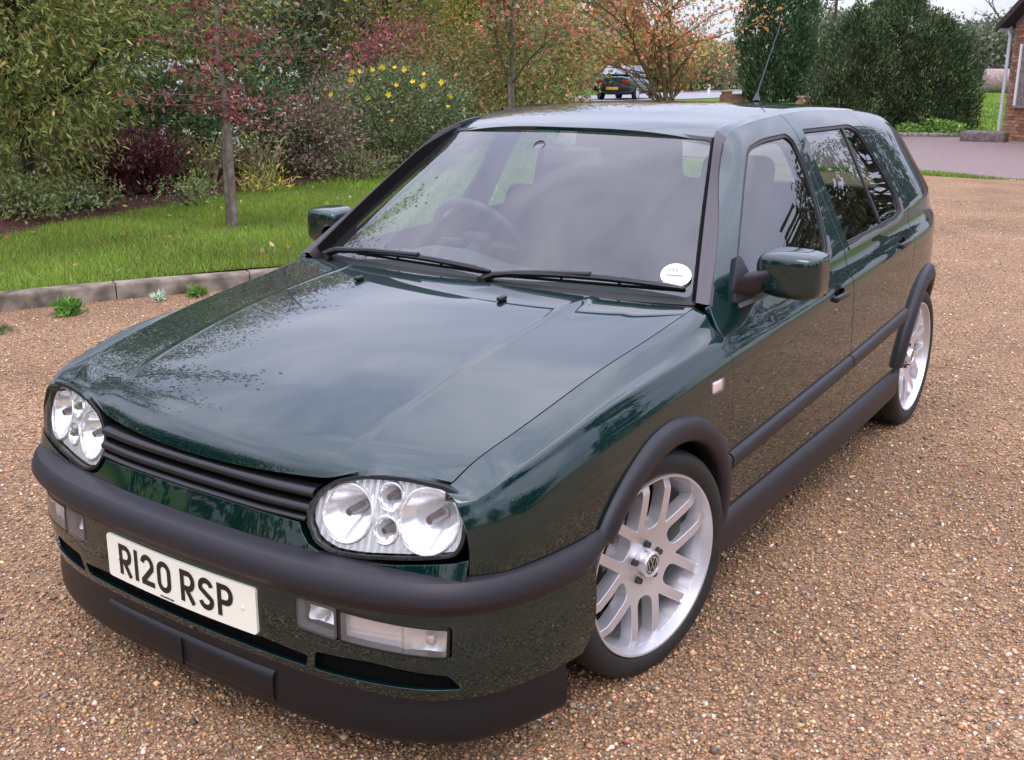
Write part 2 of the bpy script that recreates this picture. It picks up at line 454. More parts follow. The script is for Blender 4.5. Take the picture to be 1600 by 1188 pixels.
# --- wing table (y, t)
YW = np.arange(-.72, .40, .01)
rw, Xw, Sw = lower_rows(YW)
bw = .018+.020*np.clip((YW+.70)/.9, 0, 1)
xbw = Xw-.012-.56*bw-.009-tuck(YW)
ex, ez = Ex(YW), Ez(YW)
nose = np.clip((-.595-YW)/.065, 0, 1)      # the nose tip: hood edge continued into the lamp corner
ex = ex*(1-nose)+(.645+0*YW)*nose; ez = ez*(1-nose)+(.690+0*YW)*nose
nf = 1-np.clip((-.50-YW)/.11, 0, 1); sh_z = ez-.003-(.022-.012*np.clip((YW-.05)/.25, 0, 1))*nf; xbw = xbw-.010*np.clip((.25-YW)/.4, 0, 1)*nf; shx = xbw-.014+.010*(1-nf); xbw = xbw+.012*(1-nf)
rw = rw+[(xbw, np.minimum(Sw+.012*(1-nf), ez-.008-.028*nf)), (shx, sh_z), ((shx+ex)/2, sh_z*.42+ez*.58), (ex, ez)]
TK = np.array([0,.13,.25,.37,.47,.565,.595,.628,.642,.672,.692,.728,.765])
TG = np.arange(0, .765+1e-9, .0025)
WX = np.zeros((len(YW), len(TG))); WZ = WX.copy()
for i in range(len(YW)):
    WX[i] = pchip(TK, [r[0][i] for r in rw], TG); WZ[i] = pchip(TK, [r[1][i] for r in rw], TG)
WX = gsmooth(gsmooth(WX, 3.0, 1), 1.6, 0); WZ = gsmooth(gsmooth(WZ, 3.0, 1), 1.6, 0)
def wing(y, t):
    y = np.asarray(y, float); t = np.asarray(t, float)
    return np.stack([bil(WX, YW[0], .01, 0, .0025, y, t), y, bil(WZ, YW[0], .01, 0, .0025, y, t)], 1)
def z2t(y, z):
    i = int(np.clip(round((y-YW[0])/.01), 0, len(YW)-1)); zz = np.maximum.accumulate(WZ[i]+np.arange(len(TG))*1e-7)
    return float(np.interp(z, zz, TG))

FA = (0.0, .300)      # front axle height
RA = (2.475, .312)
def arc(c, r, a0, a1, n=28):
    return [(c[0]+r*math.cos(rad(a0+(a1-a0)*k/n)), c[1]+r*math.sin(rad(a0+(a1-a0)*k/n))) for k in range(n+1)]

# door outlines in side view
A_LINE = [(.366,.897),(.511,1.003),(.612,1.078),(.722,1.157),(.814,1.222),(.900,1.285),(.949,1.308),(1.01,1.324),(1.18,1.344)]
def yB(z): return float(np.interp(z, [.2,.56,.80,.95,1.36], [1.385,1.380,1.352,1.345,1.356]))
Y_F = .352
GAP = .0032
front_door = [(Y_F+.004,.245),(Y_F+.004,.5),(Y_F,.72),(Y_F-.006,.84)]+[(a+.004,b) for a, b in A_LINE]+[(yB(1.36)-GAP,1.3535)]+[(yB(z)-GAP, z) for z in (1.2,1.05,.95,.88,.80,.70,.56,.4)]+[(1.385-GAP,.245)]
C_LINE = [(2.043,1.350),(2.098,1.213),(2.150,1.065),(2.160,.96),(2.160,.86),(2.15,.76),(2.11,.68)]
arcpts = [p for p in arc(RA, .37, 128, 188, 14)]
rear_door = [(1.385+GAP,.245)]+[(yB(z)+GAP, z) for z in (.4,.56,.70,.80,.88,.95,1.05,1.2)]+[(yB(1.36)+GAP,1.3545),(1.58,1.3615),(1.8,1.3585)]+[(a-GAP,b) for a, b in C_LINE]+[(p[0]-.004, p[1]) for p in arcpts if p[1] < .66]+[(2.10,.245)]
# window openings (side view)
fw = rounded([(.50,.886),(1.165,.913),(1.218,.936),(1.285,1.041),(1.316,1.161),(1.312,1.272),(1.275,1.299),(1.09,1.290),(.975,1.268),(.91,1.222),(.79,1.128),(.618,.999)], [.01,.02,.04,.05,.05,.03,.03,.08,.08,.05,.05,.05])
rwin = rounded([(1.400,.930),(1.99,.955),(2.070,.975),(2.088,1.035),(2.035,1.18),(1.965,1.285),(1.89,1.306),(1.420,1.306)], [.01,.03,.03,.05,.1,.04,.03,.008])
def shrink(poly, d):
    P = np.array(resample(poly, .012));
    if area(P) < 0: P = P[::-1]
    t = np.roll(P, -1, 0)-np.roll(P, 1, 0); t /= np.linalg.norm(t, axis=1)[:, None]
    return P+np.stack([-t[:, 1], t[:, 0]], 1)*d
# build doors
def handle_pocket(yc, zc_):
    return rounded([(yc-.052,zc_-.020),(yc+.050,zc_-.016),(yc+.050,zc_+.022),(yc-.052,zc_+.024)], .02)
HF = (1.207,.790); HR = (1.995,.860)
doors = {}
for nm, outl, win, H in (('front_door', front_door, fw, HF), ('rear_door', rear_door, rwin, HR)):
    pr = patch(nm, side, outl, M['paint'], car, holes=[win, handle_pocket(*H)], step=.018, bstep=.011, both=True, flange=.014, hole_flange=.016)
    for sidx, d in enumerate(pr):
        sg = 1 if sidx == 0 else -1
        doors[(nm, sg)] = d
        # rubber seal round the glass, then the glass
        patch('window_seal', side, shrink(win, .0005), M['rubber'], d, holes=[shrink(win, .010)], step=.03, bstep=.012, flange=.008, offset=-.0035, mirror=(sg < 0))
        if nm == 'front_door':
            patch('window_pane', side, shrink(win, .008), M['glass'], d, step=.05, bstep=.03, flange=0, offset=-.009, mirror=(sg < 0))
        else:
            w = shrink(win, .008)
            def divide(w, keep):
                # divider line from (1.785,1.33) to (1.875,.93)
                f = lambda p: (p[0]-(1.813-(1.306-p[1])*.05))*keep
                out = []
                for a, b in zip(w, np.roll(w, -1, 0)):
                    fa, fb = f(a), f(b)
                    if fa > 0: out.append(a)
                    if fa*fb < 0: out.append(a+(b-a)*fa/(fa-fb))
                return out
            patch('window_pane', side, divide(w, -1), M['glass'], d, step=.05, bstep=.03, flange=0, offset=-.009, mirror=(sg < 0))
            patch('quarter_pane', side, divide(w, 1), M['glass'], d, step=.05, bstep=.03, flange=0, offset=-.009, mirror=(sg < 0))
            patch('window_divider', side, [(1.806,1.305),(1.820,1.305),(1.803,.949),(1.789,.949)], M['rubber'], d, step=.03, flange=.006, offset=-.004, mirror=(sg < 0))
        # sill trim under the glass
        if nm == 'front_door': sl = [(.50,.880),(1.165,.907),(1.216,.931),(1.250,.975),(1.260,.971),(1.226,.922),(1.17,.896),(.50,.869)]
        else: sl = [(1.398,.924),(1.99,.949),(2.062,.966),(2.090,1.02),(2.100,1.017),(2.072,.955),(1.995,.938),(1.396,.912)]
        patch('window_sill', side, sl, M['sillchrome'], d, step=.03, bstep=.012, flange=.006, offset=.004, mirror=(sg < 0))
        # recess behind the handle and the handle itself
        hy, hz = H; hx = float(side([hy], [hz])[0, 0])
        pk = MB(); pk.rbox((hx-.020, hy, hz+.002), (.010,.110,.052), .004)
        b = pk.build('handle_recess', M['black'], d, mirror=(sg < 0))
        hd = MB(); hd.rbox((hx+.007, hy+.004, hz-.002), (.017,.124,.021), .008); hd.rbox((hx-.004, hy-.048, hz-.003), (.024,.022,.020), .006); hd.rbox((hx-.004, hy+.052, hz-.001), (.024,.018,.018), .006)
        ho = hd.build('door_handle', M['black'], d, mirror=(sg < 0))
        if nm == 'front_door':
            lk = MB(); lk.lathe([(.001,.0001),(.001,.009),(-.004,.010)], (hx+.003, hy-.030, hz-.042), 'x', 16); lk.build('lock', M['disc'], d, mirror=(sg < 0))
# dark under-structure behind the panels
shell_out = [(Y_F-.03,.25),(Y_F-.03,.86)]+[(a, b-.012) for a, b in A_LINE]+[(1.55,1.345),(2.04,1.335),(2.4,1.30),(2.55,1.25),(2.6,.9),(2.6,.70)]+arc(RA, .42, 60, 165, 12)+[(2.07,.25)]
patch('body_shell', side, shell_out, M['jamb'], car, holes=[shrink(fw, -.004), shrink(rwin, -.004)], step=.05, bstep=.03, flange=0, offset=-.024, both=True)

# --- rear quarter panels
def yrear(z): return float(np.interp(z, [.2,.8,.95,1.30], [3.06,3.06,2.96,2.585]))
quarter = [(2.165+.10,.24)]
q_out = [(2.04+2*GAP,1.350)]+[(a+GAP, b) for a, b in C_LINE]+[(p[0]+.004, p[1]) for p in arcpts if p[1] < .66][:1]
q_arch = arc(RA, .352, 118, -12, 26)
quarter = [(2.04+GAP,1.352)]+[(a+GAP,b) for a, b in C_LINE[1:]]+[(arcpts[2][0]+.002, arcpts[2][1])]+q_arch+[(3.06,.24),(3.06,.80),(2.96,.95),(2.80,1.10),(2.62,1.265),(2.55,1.300),(2.3,1.332)]
patch('rear_quarter', side, quarter, M['paint'], car, step=.022, bstep=.014, both=True)
for sg in (1, -1):
    arcp = []
# wheel-arch flares, skirts, side rubbing strips
def flare(name, c, r0, r1, a0, a1, out, mirror, c2=None):
    n = 44; prof = [(r1, -.004),(r1-.002,.010),(r1-.014,.020),(r1-.035,.024+out),(r0+.012,.022+out),(r0+.003,.015+out),(r0,.002+out),(r0+.004,-.035)]
    V = []
    for k in range(n+1):
        a = rad(a0+(a1-a0)*k/n); ca, sa = math.cos(a), math.sin(a)
        for (r, o) in prof:
            y, z = c[0]+r*ca, c[1]+r*sa
            ref = c[0]+r1*ca, c[1]+r1*sa
            x = float(side([max(ref[0], -.62)], [max(.17, min(z, .80))])[0, 0])
            V.append((x+o, y, z))
    m = len(prof); F = []
    for k in range(n):
        for j in range(m-1): F.append((k*m+j, k*m+j+1, (k+1)*m+j+1, (k+1)*m+j))
    F.append(tuple(range(m))); F.append(tuple(n*m+j for j in range(m))[::-1])
    b = MB(); b.add(V, F); return b.build(name, M['plastic'], car, mirror=mirror, sharp=60)
for mir in (False, True):
    flare('wheel_arch_trim', FA, .326, .390, -4, 148, 0.0, mir)
    flare('wheel_arch_trim', RA, .330, .398, 14, 176, 0.004, mir)

def strip_side(name, y0, y1, z0, z1, prof, material, parent, mirror, tip=0.0):
    """profile (out, dz) run along the side between y0 and y1"""
    n = max(8, int((y1-y0)/.04)); V = []; m = len(prof)
    for k in range(n+1):
        y = y0+(y1-y0)*k/n; zc_ = z0+(z1-z0)*k/n
        x = float(side([y], [zc_])[0, 0])
        for (o, dz) in prof: V.append((x+o, y, zc_+dz))
    F = []
    for k in range(n):
        for j in range(m-1): F.append((k*m+j, (k+1)*m+j, (k+1)*m+j+1, k*m+j+1))
    F.append(tuple(range(m))[::-1]); F.append(tuple(n*m+j for j in range(m)))
    b = MB(); b.add(V, F); return b.build(name, material, parent, mirror=mirror, sharp=50)
rubp = [(-.002,.026),(.010,.024),(.017,.014),(.019,0),(.017,-.014),(.010,-.024),(-.002,-.026)]
def rubz(y): return .476+.050*(y-.38)
for mir in (False, True):
    sg = -1 if mir else 1
    strip_side('rubbing_strip', Y_F+.006, 1.371, rubz(Y_F), rubz(1.371), rubp, M['plastic'], doors[('front_door', sg)], mir)
    strip_side('rubbing_strip', 1.380, 2.10, rubz(1.38), rubz(2.10), rubp, M['plastic'], doors[('rear_door', sg)], mir)
    skp = [(-.02,.078),(.004,.074),(.022,.062),(.030,.045),(.032,.030),(.026,-.030),(.020,-.045),(-.02,-.050),(-.10,-.050)]
    strip_side('side_skirt', .345, 2.125, .240, .258, skp, M['plastic'], car, mir)
    strip_side('rubbing_strip', Y_F-.050, Y_F-.004, rubz(.30), rubz(.348), rubp, M['plastic'], car, mir)

# --- front wing
y_f0 = -.662
def arch_t(): return [(y, z2t(y, z)) for y, z in arc(FA, .352, -10, 158, 36)]
wout = [(Y_F-GAP, z2t(.35,.20)), (Y_F-GAP, z2t(.35,.72)), (Y_F-.006-GAP, z2t(.34,.84)), (.342, .69), (.349,.7630), (.352,.7630)]
wout = [(Y_F+.004-GAP, .05), (Y_F+.004-GAP, z2t(.35,.5)), (Y_F-GAP, z2t(.35,.72)), (Y_F-.006-GAP, z2t(.34,.84)), (Y_F-.004, .70), (Y_F+.006, .7625)]
wout += [(y, .7625) for y in np.linspace(.33, -.618, 54)]
wout += [(-.634,.758),(-.648,.742),(-.656,.72),(-.660,.69),(y_f0,.64),(y_f0, z2t(-.65,.53)), (y_f0+.004, z2t(-.65,.47)), (-.45, z2t(-.45,.44)), (-.345, z2t(-.345,.435))]
at = [(y, z2t(y, z)) for y, z in arc(FA, .352, 157, -10, 36)]
wout += [p for p in at]+[(Y_F-.02,.05)]
wings = patch('front_wing', wing, wout, M['paint'], car, step=.014, bstep=.009, both=True, flange=.016)
for mir in (0, 1):
    w = wings[mir]
    rp = MB(); x0 = float(side([.245], [.716])[0, 0])
    rp.rbox((x0+.003,.247,.716), (.014,.062,.036), .007)
    r_ = rp.build('side_repeater', M['lensfog'], w, mirror=bool(mir))
    ri = MB(); ri.rbox((x0+.0005,.247,.716), (.008,.052,.028), .005); ri.build('repeater_bulb', mat('repeater_tint', (.85,.62,.55), .3), r_ if False else w, mirror=bool(mir))

# --- bonnet
Mz = curve([(-.738,.655),(-.730,.678),(-.715,.698),(-.69,.718),(-.62,.752),(-.5,.793),(-.3,.843),(-.1,.876),(.11,.898),(.26,.906)])
W_ = np.linspace(0, 1, 101)
# side edge and centre line as curves over w (0 nose .. 1 cowl)
eY = pchip([0,.02,.05,.1,.2,.4,.6,.8,1], [-.613,-.611,-.603,-.570,-.47,-.26,-.05,.155,.360], W_)
eX, eZ = np.interp(eY, YW, WX[:, -1]), np.interp(eY, YW, WZ[:, -1])
cY = pchip([0,.02,.05,.1,.2,.4,.6,.8,1], [-.738,-.735,-.722,-.690,-.585,-.37,-.155,.055,.260], W_)
cZ = Mz(cY)
def bonnet(u, w):
    """u,w in metres-ish: u across (-.719..+.719), w along 0..1"""
    u = np.asarray(u, float)/.719; w = np.asarray(w, float)/1.0
    X1, Y1, Z1 = (np.interp(w, W_, a) for a in (eX, eY, eZ)); Y0, Z0 = np.interp(w, W_, cY), np.interp(w, W_, cZ)
    a = np.abs(u)
    # the nose line is fairly straight over the grille, then sweeps back round the lamps
    ky = a**2.2+.0*w; ky = ky*(1-.0*w)
    sm_ = np.clip((a-.56)/.20, 0, 1); lift = np.clip(1-w/.12, 0, 1)**1.5*.026*sm_*sm_*(3-2*sm_)*(1-np.clip((a-.80)/.20, 0, 1)**1.5)     # eyebrow above the lamps
    kz = a**2.0
    crease = .0018*np.exp(-((a-(.60+.02*w))/.015)**2)*np.clip((w-.08)/.15, 0, 1)
    step_ = .0035/(1+np.exp(-(a-(.60+.02*w))/.007))*np.clip((w-.08)/.15, 0, 1)*np.clip((1.0-a)*6, 0, 1)
    z = Z0+(Z1-Z0)*kz+lift+crease-step_*.6
    return np.stack([u*X1, Y0+(Y1-Y0)*ky, z], 1)
def bonnet_s(u, w):
    return bonnet(u, w)
bo = [(-.7165,.0)]+[(u, 0) for u in np.linspace(-.70, .70, 50)]+[(.7165, w) for w in np.linspace(0, .99, 60)]+[(u, .99) for u in np.linspace(.70, -.70, 50)]+[(-.7165, w) for w in np.linspace(.99, 0, 60)]
# refine near the nose by warping the domain: w' = w**0.5 spacing
def bonnet_w(u, t):
    t = np.asarray(t, float); return bonnet(u, np.sign(t)*np.abs(t)**1.6)
bo = []
ts = np.linspace(0, .993, 70)
bo += [(u, 0.0) for u in np.linspace(-.7165, .7165, 90)][:-1]
bo += [(.7165, t) for t in ts][:-1]
bo += [(u, .993) for u in np.linspace(.7165, -.7165, 70)][:-1]
bo += [(-.7165, t) for t in ts[::-1]][:-1]
bonnet_o = patch('bonnet', bonnet_w, bo, M['paint'], car, step=.014, bstep=.012, flange=.014)
for s in (-1, 1):
    j = MB(); z0 = float(bonnet([s*.262], [.862])[0, 2])
    yj = .113
    p = bonnet([s*.262], [float(np.interp(yj, cY+(eY-cY)*(.262/.719)**2.2, W_))])[0]
    j.rbox((p[0], p[1], p[2]+.007), (.016,.036,.014), .006, rot=Vector((0,0,1)).to_track_quat('Z','Y').to_matrix()); j.build('washer_jet', M['black'], bonnet_o)

# --- front plan curve: front panel, grille, lamps
Fy = curve([(0,-.752),(.2,-.748),(.36,-.733),(.5,-.712),(.62,-.690),(.70,-.668),(.735,-.650),(.77,-.60)])
def front(x, z):
    x = np.asarray(x, float); z = np.asarray(z, float)
    return np.stack([x, Fy(np.abs(x))+.30*(z-.60), z], 1)
def hood_z(x): return None
# painted front panel below grille and lamps
up = [(0,.574),(.2,.573),(.335,.570),(.345,.552),(.365,.532),(.41,.516),(.48,.516),(.58,.527),(.66,.541),(.708,.550),(.728,.557)]
fp = [(-a, b) for a, b in up[::-1]]+up[1:]+[(.728,.47),(-.728,.47)]
patch('front_panel', front, fp, M['paint'], car, step=.02, bstep=.012, nsign=1, flange=.02)
# black carrier behind grille
gp = [(-.735,.53),(.735,.53),(.735,.63),(.72,.670),(.60,.680),(.42,.672),(.30,.655),(-.30,.655),(-.42,.672),(-.60,.680),(-.72,.670),(-.735,.63)]
patch('grille_backing', front, gp, M['matt'], car, step=.03, bstep=.02, nsign=1, flange=0, offset=-.105)
grille = MB()
# grille frame lower ledge + slats as sweeps along the front curve
gx = np.linspace(-.352, .352, 41)
gpath = [(x, float(Fy(abs(x)))) for x in gx]
def bar(name, zc_, h, o0, parent, x1=.352):
    xs = np.linspace(-x1, x1, 41); pth = [(x, float(Fy(abs(x)))+.30*(zc_-.60)) for x in xs]
    pr = [(o0-.030, zc_-h*.35),(o0-.004, zc_-h*.5),(o0+.003, zc_-h*.30),(o0+.004, zc_),(o0-.002, zc_+h*.35),(o0-.012, zc_+h*.5),(o0-.034, zc_+h*.5)]
    return sweep(name, pth, pr, M['black'], parent, closed=True, sharp=50)
g_root = bar('grille', .5795, .016, -.002, car, .350)
bar('slat', .602, .022, .002, g_root, .356)
bar('slat', .634, .022, .002, g_root, .362)
# headlamps: outline on front surface (x,z)
HL = rounded([(.352,.592),(.368,.632),(.41,.665),(.48,.685),(.57,.694),(.655,.690),(.690,.679),(.706,.648),(.709,.590),(.698,.567),(.62,.550),(.50,.532),(.43,.528),(.380,.544)], [.02]*6+[.02,.02,.02,.025]+[.02]*4, 3)
def off_in(poly, d): return [tuple(p) for p in shrink(poly, d)]
def front_off(o):
    def f(x, z):
        p = front(x, z); p[:, 1] -= o; return p
    return f
for mir in (False, True):
    hl_root = patch('headlight', front, off_in(HL, -.006), M['black'], car, holes=[off_in(HL, .0)], step=.02, bstep=.010, nsign=1, flange=.030, offset=-.003, mirror=mir, hole_flange=.012)
    # faceted reflector bowl: dish depth over the outline with two lamp bowls and small lamps
    bowls = [(.440,.603,.060,.058),(.626,.617,.066,.060),(.536,.652,.028,.030),(.536,.585,.028,.032)]
    def dish(x, z):
        p = front(x, z); x = np.asarray(x); z = np.asarray(z)
        d = .018+0*x
        ang = np.arctan2(z-.61, x-.55)
        d = d+.0022*np.abs(np.sin(x*190))
        for (bx, bz, br, bd) in bowls:
            r = np.hypot(x-bx, z-bz)/br
            d = np.where(r < 1, np.maximum(d, .016+bd*(1-r**2)), d)
        p[:, 1] += d
        return p
    patch('reflector', dish, off_in(HL, .0005), M['chrome'], hl_root, step=.0036, bstep=.006, nsign=1, flange=0, mirror=mir)
    for (bx, bz, br, bd) in bowls:
        bb = MB(); y0 = float(Fy(bx))+.30*(bz-.60)
        bb.lathe([(-.000,.0005),(-.000,.006+br*.04),(.012,.008+br*.05),(.05,.009+br*.05)], (bx, y0+bd*.35, bz), 'y', 14)
        bb.build('bulb', M['disc'], hl_root, mirror=mir)
        if True:
            ring = MB(); pts = [(bx+br*math.cos(t), float(Fy(bx+br*math.cos(t)))+.30*(bz+br*math.sin(t)-.60)+.0165, bz+br*math.sin(t)) for t in np.linspace(0, 2*PI, 33)]
            ring.tube(pts, .0034, 6, caps=False); ring.build('lamp_ring', M['chromeR'], hl_root, mirror=mir)
    patch('lens', front_off(.004), off_in(HL, -.002), M['lens'], hl_root, step=.02, bstep=.01, nsign=1, flange=0, offset=.001, mirror=mir)

# --- bumper
BP, BPd = spath([(0,-.812),(.2,-.808),(.37,-.797),(.53,-.768),(.64,-.728),(.70,-.690),(.755,-.620),(.795,-.52),(.822,-.42),(.832,-.33)], .012)
BS = np.concatenate([[0], np.cumsum(np.linalg.norm(np.diff(BPd, axis=0), axis=1))]); BS -= BS[-1]/2
_t = np.gradient(BPd, axis=0); _t /= np.linalg.norm(_t, axis=1)[:, None]; BN = np.stack([_t[:, 1], -_t[:, 0]], 1)
bz_out = curve([(.10,-.035),(.20,-.018),(.27,-.002),(.33,.004),(.38,.004),(.44,.000),(.5,-.01)])
def bump(s, z):
    s = np.asarray(s, float); z = np.asarray(z, float)
    x, y, nx, ny = (np.interp(s, BS, a) for a in (BPd[:, 0], BPd[:, 1], BN[:, 0], BN[:, 1]))
    o = bz_out(z)
    return np.stack([x+nx*o, y+ny*o, z], 1)
SE = BS[-1]-.004
def s_of_x(x): return float(np.interp(x, BPd[:, 0], BS))
def rect(a, b, c, d, r=.01): return rounded([(a,c),(b,c),(b,d),(a,d)], r, 4)
fogs = [rect(s_of_x(.372), s_of_x(.695), .338, .412, .012)]
holes = []
for sgn in (1, -1):
    h = rounded([(sgn*s_of_x(.368),.363),(sgn*s_of_x(.368),.429),(sgn*(s_of_x(.700)),.411),(sgn*(s_of_x(.698)),.339),(sgn*s_of_x(.42),.354)], .010, 4)
    holes.append(h)
    holes.append(rounded([(sgn*.405,.262),(sgn*.745,.262),(sgn*.715,.300),(sgn*.55,.318),(sgn*.415,.312)], .010, 4))
holes.append(rounded([(-.385,.263),(.385,.263),(.395,.296),(.28,.304),(-.28,.304),(-.395,.296)], .008, 4))
b_out = [(-SE,.445),(-SE,.30),(-SE+.03,.235),(SE-.03,.235),(SE,.30),(SE,.445)]
fb = patch('front_bumper', bump, b_out, M['paint'], car, holes=holes, step=.016, bstep=.010, nsign=1, flange=.025, hole_flange=.007)
patch('intake_backing', bump, [(-.86,.245),(.86,.245),(.86,.34),(-.86,.34)], M['matt'], car, step=.05, bstep=.03, nsign=1, flange=0, offset=-.022)
# rub strip of the bumper
stp = [(-.045,.5205),(-.010,.5215),(.010,.519),(.020,.515),(.028,.506),(.0345,.492),(.0385,.478),(.0385,.471),(.034,.461),(.026,.452),(.024,.449),(.022,.443),(.010,.438),(-.03,.438)]
p2, p2d = spath([(0,-.806),(.2,-.802),(.37,-.790),(.53,-.760),(.64,-.722),(.70,-.684),(.752,-.620),(.785,-.54),(.805,-.45),(.815,-.36),(.820,-.285)], .012)
tp = []
for i in range(len(p2)):
    y = p2[i, 1]; k = np.clip((-.285-y)/.10, 0, 1); kk = .45+.55*k**.7
    tp.append((kk, .026*(1-k)))
def sweep_dep(name, path, prof, material, parent, tpr):
    path = np.asarray(path); t = np.gradient(path, axis=0); t /= np.linalg.norm(t, axis=1)[:, None]; o = np.stack([t[:, 1], -t[:, 0]], 1)
    V = []; m = len(prof); n = len(path); zc_ = .480
    for i in range(n):
        k, dz = tpr[i]
        for (a, z) in prof: V.append((path[i,0]+o[i,0]*a*(1 if a < 0 else max(k,.75)), path[i,1]+o[i,1]*a, zc_+(z-zc_)*k+dz))
    F = []
    for i in range(n-1):
        for j in range(m): j2 = (j+1) % m; F.append((i*m+j, (i+1)*m+j, (i+1)*m+j2, i*m+j2))
    F.append(tuple(range(m))); F.append(tuple((n-1)*m+j for j in range(m))[::-1])
    return mesh_obj(name, V, [f[::-1] for f in F], material, parent, smooth=True, sharp=24)
sweep_dep('bumper_strip', p2, stp, M['plastic'], fb, tp)
# lip spoiler
p3, _ = spath([(0,-.800),(.2,-.797),(.37,-.784),(.53,-.752),(.64,-.708),(.70,-.665),(.750,-.590),(.785,-.50),(.806,-.42)], .012)
lipp = [(-.05,.250),(-.002,.252),(.005,.247),(.007,.238),(.005,.225),(.009,.205),(.011,.175),(.010,.145),(.005,.130),(-.004,.122),(-.06,.124)]
lip = sweep('front_lip', p3, lipp, M['lip'], car, closed=True, sharp=30)
sm = MB(); sm.box((.0,-.8200,.186), (.0022,.004,.070)); sm.build('lip_seam', M['matt'], lip)
# raised centre blade of the lip
p4 = p3[(np.abs(p3[:, 0]) < .30)]
sweep('lip_blade', p4, [(.004,.224),(.013,.218),(.017,.206),(.017,.165),(.012,.150),(.006,.143)], M['lip'], lip, closed=True, sharp=50)

# fog lights and indicators
def bump_o(o):
    def f(s, z):
        p = bump(s, z); ss = np.asarray(s, float)
        nx, ny = np.interp(ss, BS, BN[:, 0]), np.interp(ss, BS, BN[:, 1])
        p[:, 0] += nx*o; p[:, 1] += ny*o; return p
    return f
ridge = lambda s, z: .0022*np.abs(np.sin(np.asarray(s)*260))+.0016*np.abs(np.sin(np.asarray(z)*300))
for mir in (False, True):
    s0, s1, s2 = s_of_x(.372), s_of_x(.470), s_of_x(.476); s3 = s_of_x(.615); s4 = s_of_x(.696)
    inner = rounded([(s0+.004,.366),(s1-.004,.358),(s1-.004,.420),(s0+.004,.425)], .010, 4)
    fog = patch('fog_light', bump_o(.002), rounded([(s0,.361),(s1,.353),(s1,.425),(s0,.429)], .010, 4), M['fogframe'], car, holes=[inner], step=.02, nsign=1, flange=.02, mirror=mir)
    def fr(s, z):
        p = bump_o(-.024)(s, z); s = np.asarray(s); z = np.asarray(z)
        r = np.hypot((s-(s0+s1)/2)/1.35, z-.392); p[:, 1] += np.clip(.030-(r/.05)**2*.030, 0, .03)-.004*np.abs(np.sin(np.arctan2(z-.392, s-(s0+s1)/2)*3)); return p
    patch('reflector', fr, inner, M['chromeR'], fog, step=.006, nsign=1, flange=0, mirror=mir)
    patch('lens', bump_o(.001), inner, M['lensfog'], fog, step=.02, nsign=1, flange=0, mirror=mir)
    ou = rounded([(s2,.352),(s4-.004,.340),(s4,.409),(s2,.425)], .009, 4)
    ind = patch('indicator', bump_o(.002), ou, M['black'], car, holes=[off_in(ou, .004)], step=.02, nsign=1, flange=.02, mirror=mir)
    def ir(s, z):
        p = bump_o(-.020)(s, z); s = np.asarray(s); z = np.asarray(z); w = (s > s3).astype(float)
        p[:, 1] += -.008*np.exp(-((s-s3)/.006)**2)+w*(.014*(1-np.clip(np.hypot(s-(s3+s4)/2, z-.378)/.04, 0, 1)**2))+(1-w)*ridge(s, z)*.3
        return p
    patch('reflector', ir, off_in(ou, .004), M['chromeR'], ind, step=.006, nsign=1, flange=0, mirror=mir)
    patch('lens', bump_o(.001), off_in(ou, .004), M['lensfog'], ind, step=.02, nsign=1, flange=0, mirror=mir)
    rb = MB(); c = bump([(s3+s4)/2-.004], [.377])[0]; rb.rbox((c[0]*1.0, c[1]+.020, c[2]), (.022,.016,.022), .006); rb.build('bulb', M['orange'], ind, mirror=mir)

# number plate
plate = MB()
def plate_pt(x, z, o=0): return (x, -.830+.10*x*x*1.2+(.365-z)*-.03-o, z)
xs = np.linspace(-.26, .26, 21)
def pmap(x, z):
    x = np.asarray(x, float); z = np.asarray(z, float)
    return np.stack([x, -.824+.12*x*x+.02*(z-.365), z], 1)
npl = patch('number_plate', pmap, rounded([(-.26,.3105),(.26,.3105),(.26,.4195),(-.26,.4195)], .010), M['plate'], car, step=.03, bstep=.02, nsign=1, flange=.006)
def strokes(name, lines, w, mapf, material, parent, off=.0012, closed=()):
    V = []; F = []
    for li, ln in enumerate(lines):
        P = np.array(ln, float); n = len(P)
        t = np.gradient(P, axis=0) if n > 2 else np.repeat((P[1]-P[0])[None], 2, 0)
        seg = np.diff(P, axis=0); seg /= np.maximum(np.linalg.norm(seg, axis=1), 1e-9)[:, None]
        O = np.zeros_like(P)
        for i in range(n):
            a = seg[max(i-1, 0)]; b = seg[min(i, n-2)]
            na = np.array([-a[1], a[0]]); nb = np.array([-b[1], b[0]]); m = na+nb; m /= max(np.linalg.norm(m), 1e-9)
            O[i] = m/max(m@na, .5)*w/2
        A, B = P+O, P-O
        Q = np.concatenate([A, B]); q = mapf(Q[:, 0], Q[:, 1]); q[:, 1] -= off+.00025*li
        b0 = len(V); V += [tuple(v) for v in q]
        F += [(b0+i, b0+n+i, b0+n+i+1, b0+i+1) for i in range(n-1)]
    return mesh_obj(name, V, F, material, parent)
def arcs(cx, cy, rx, ry, a0, a1, n=10): return [(cx+rx*math.cos(rad(a0+(a1-a0)*k/n)), cy+ry*math.sin(rad(a0+(a1-a0)*k/n))) for k in range(n+1)]
cw, chh, sw = .050, .079, .0135
h2 = sw/2
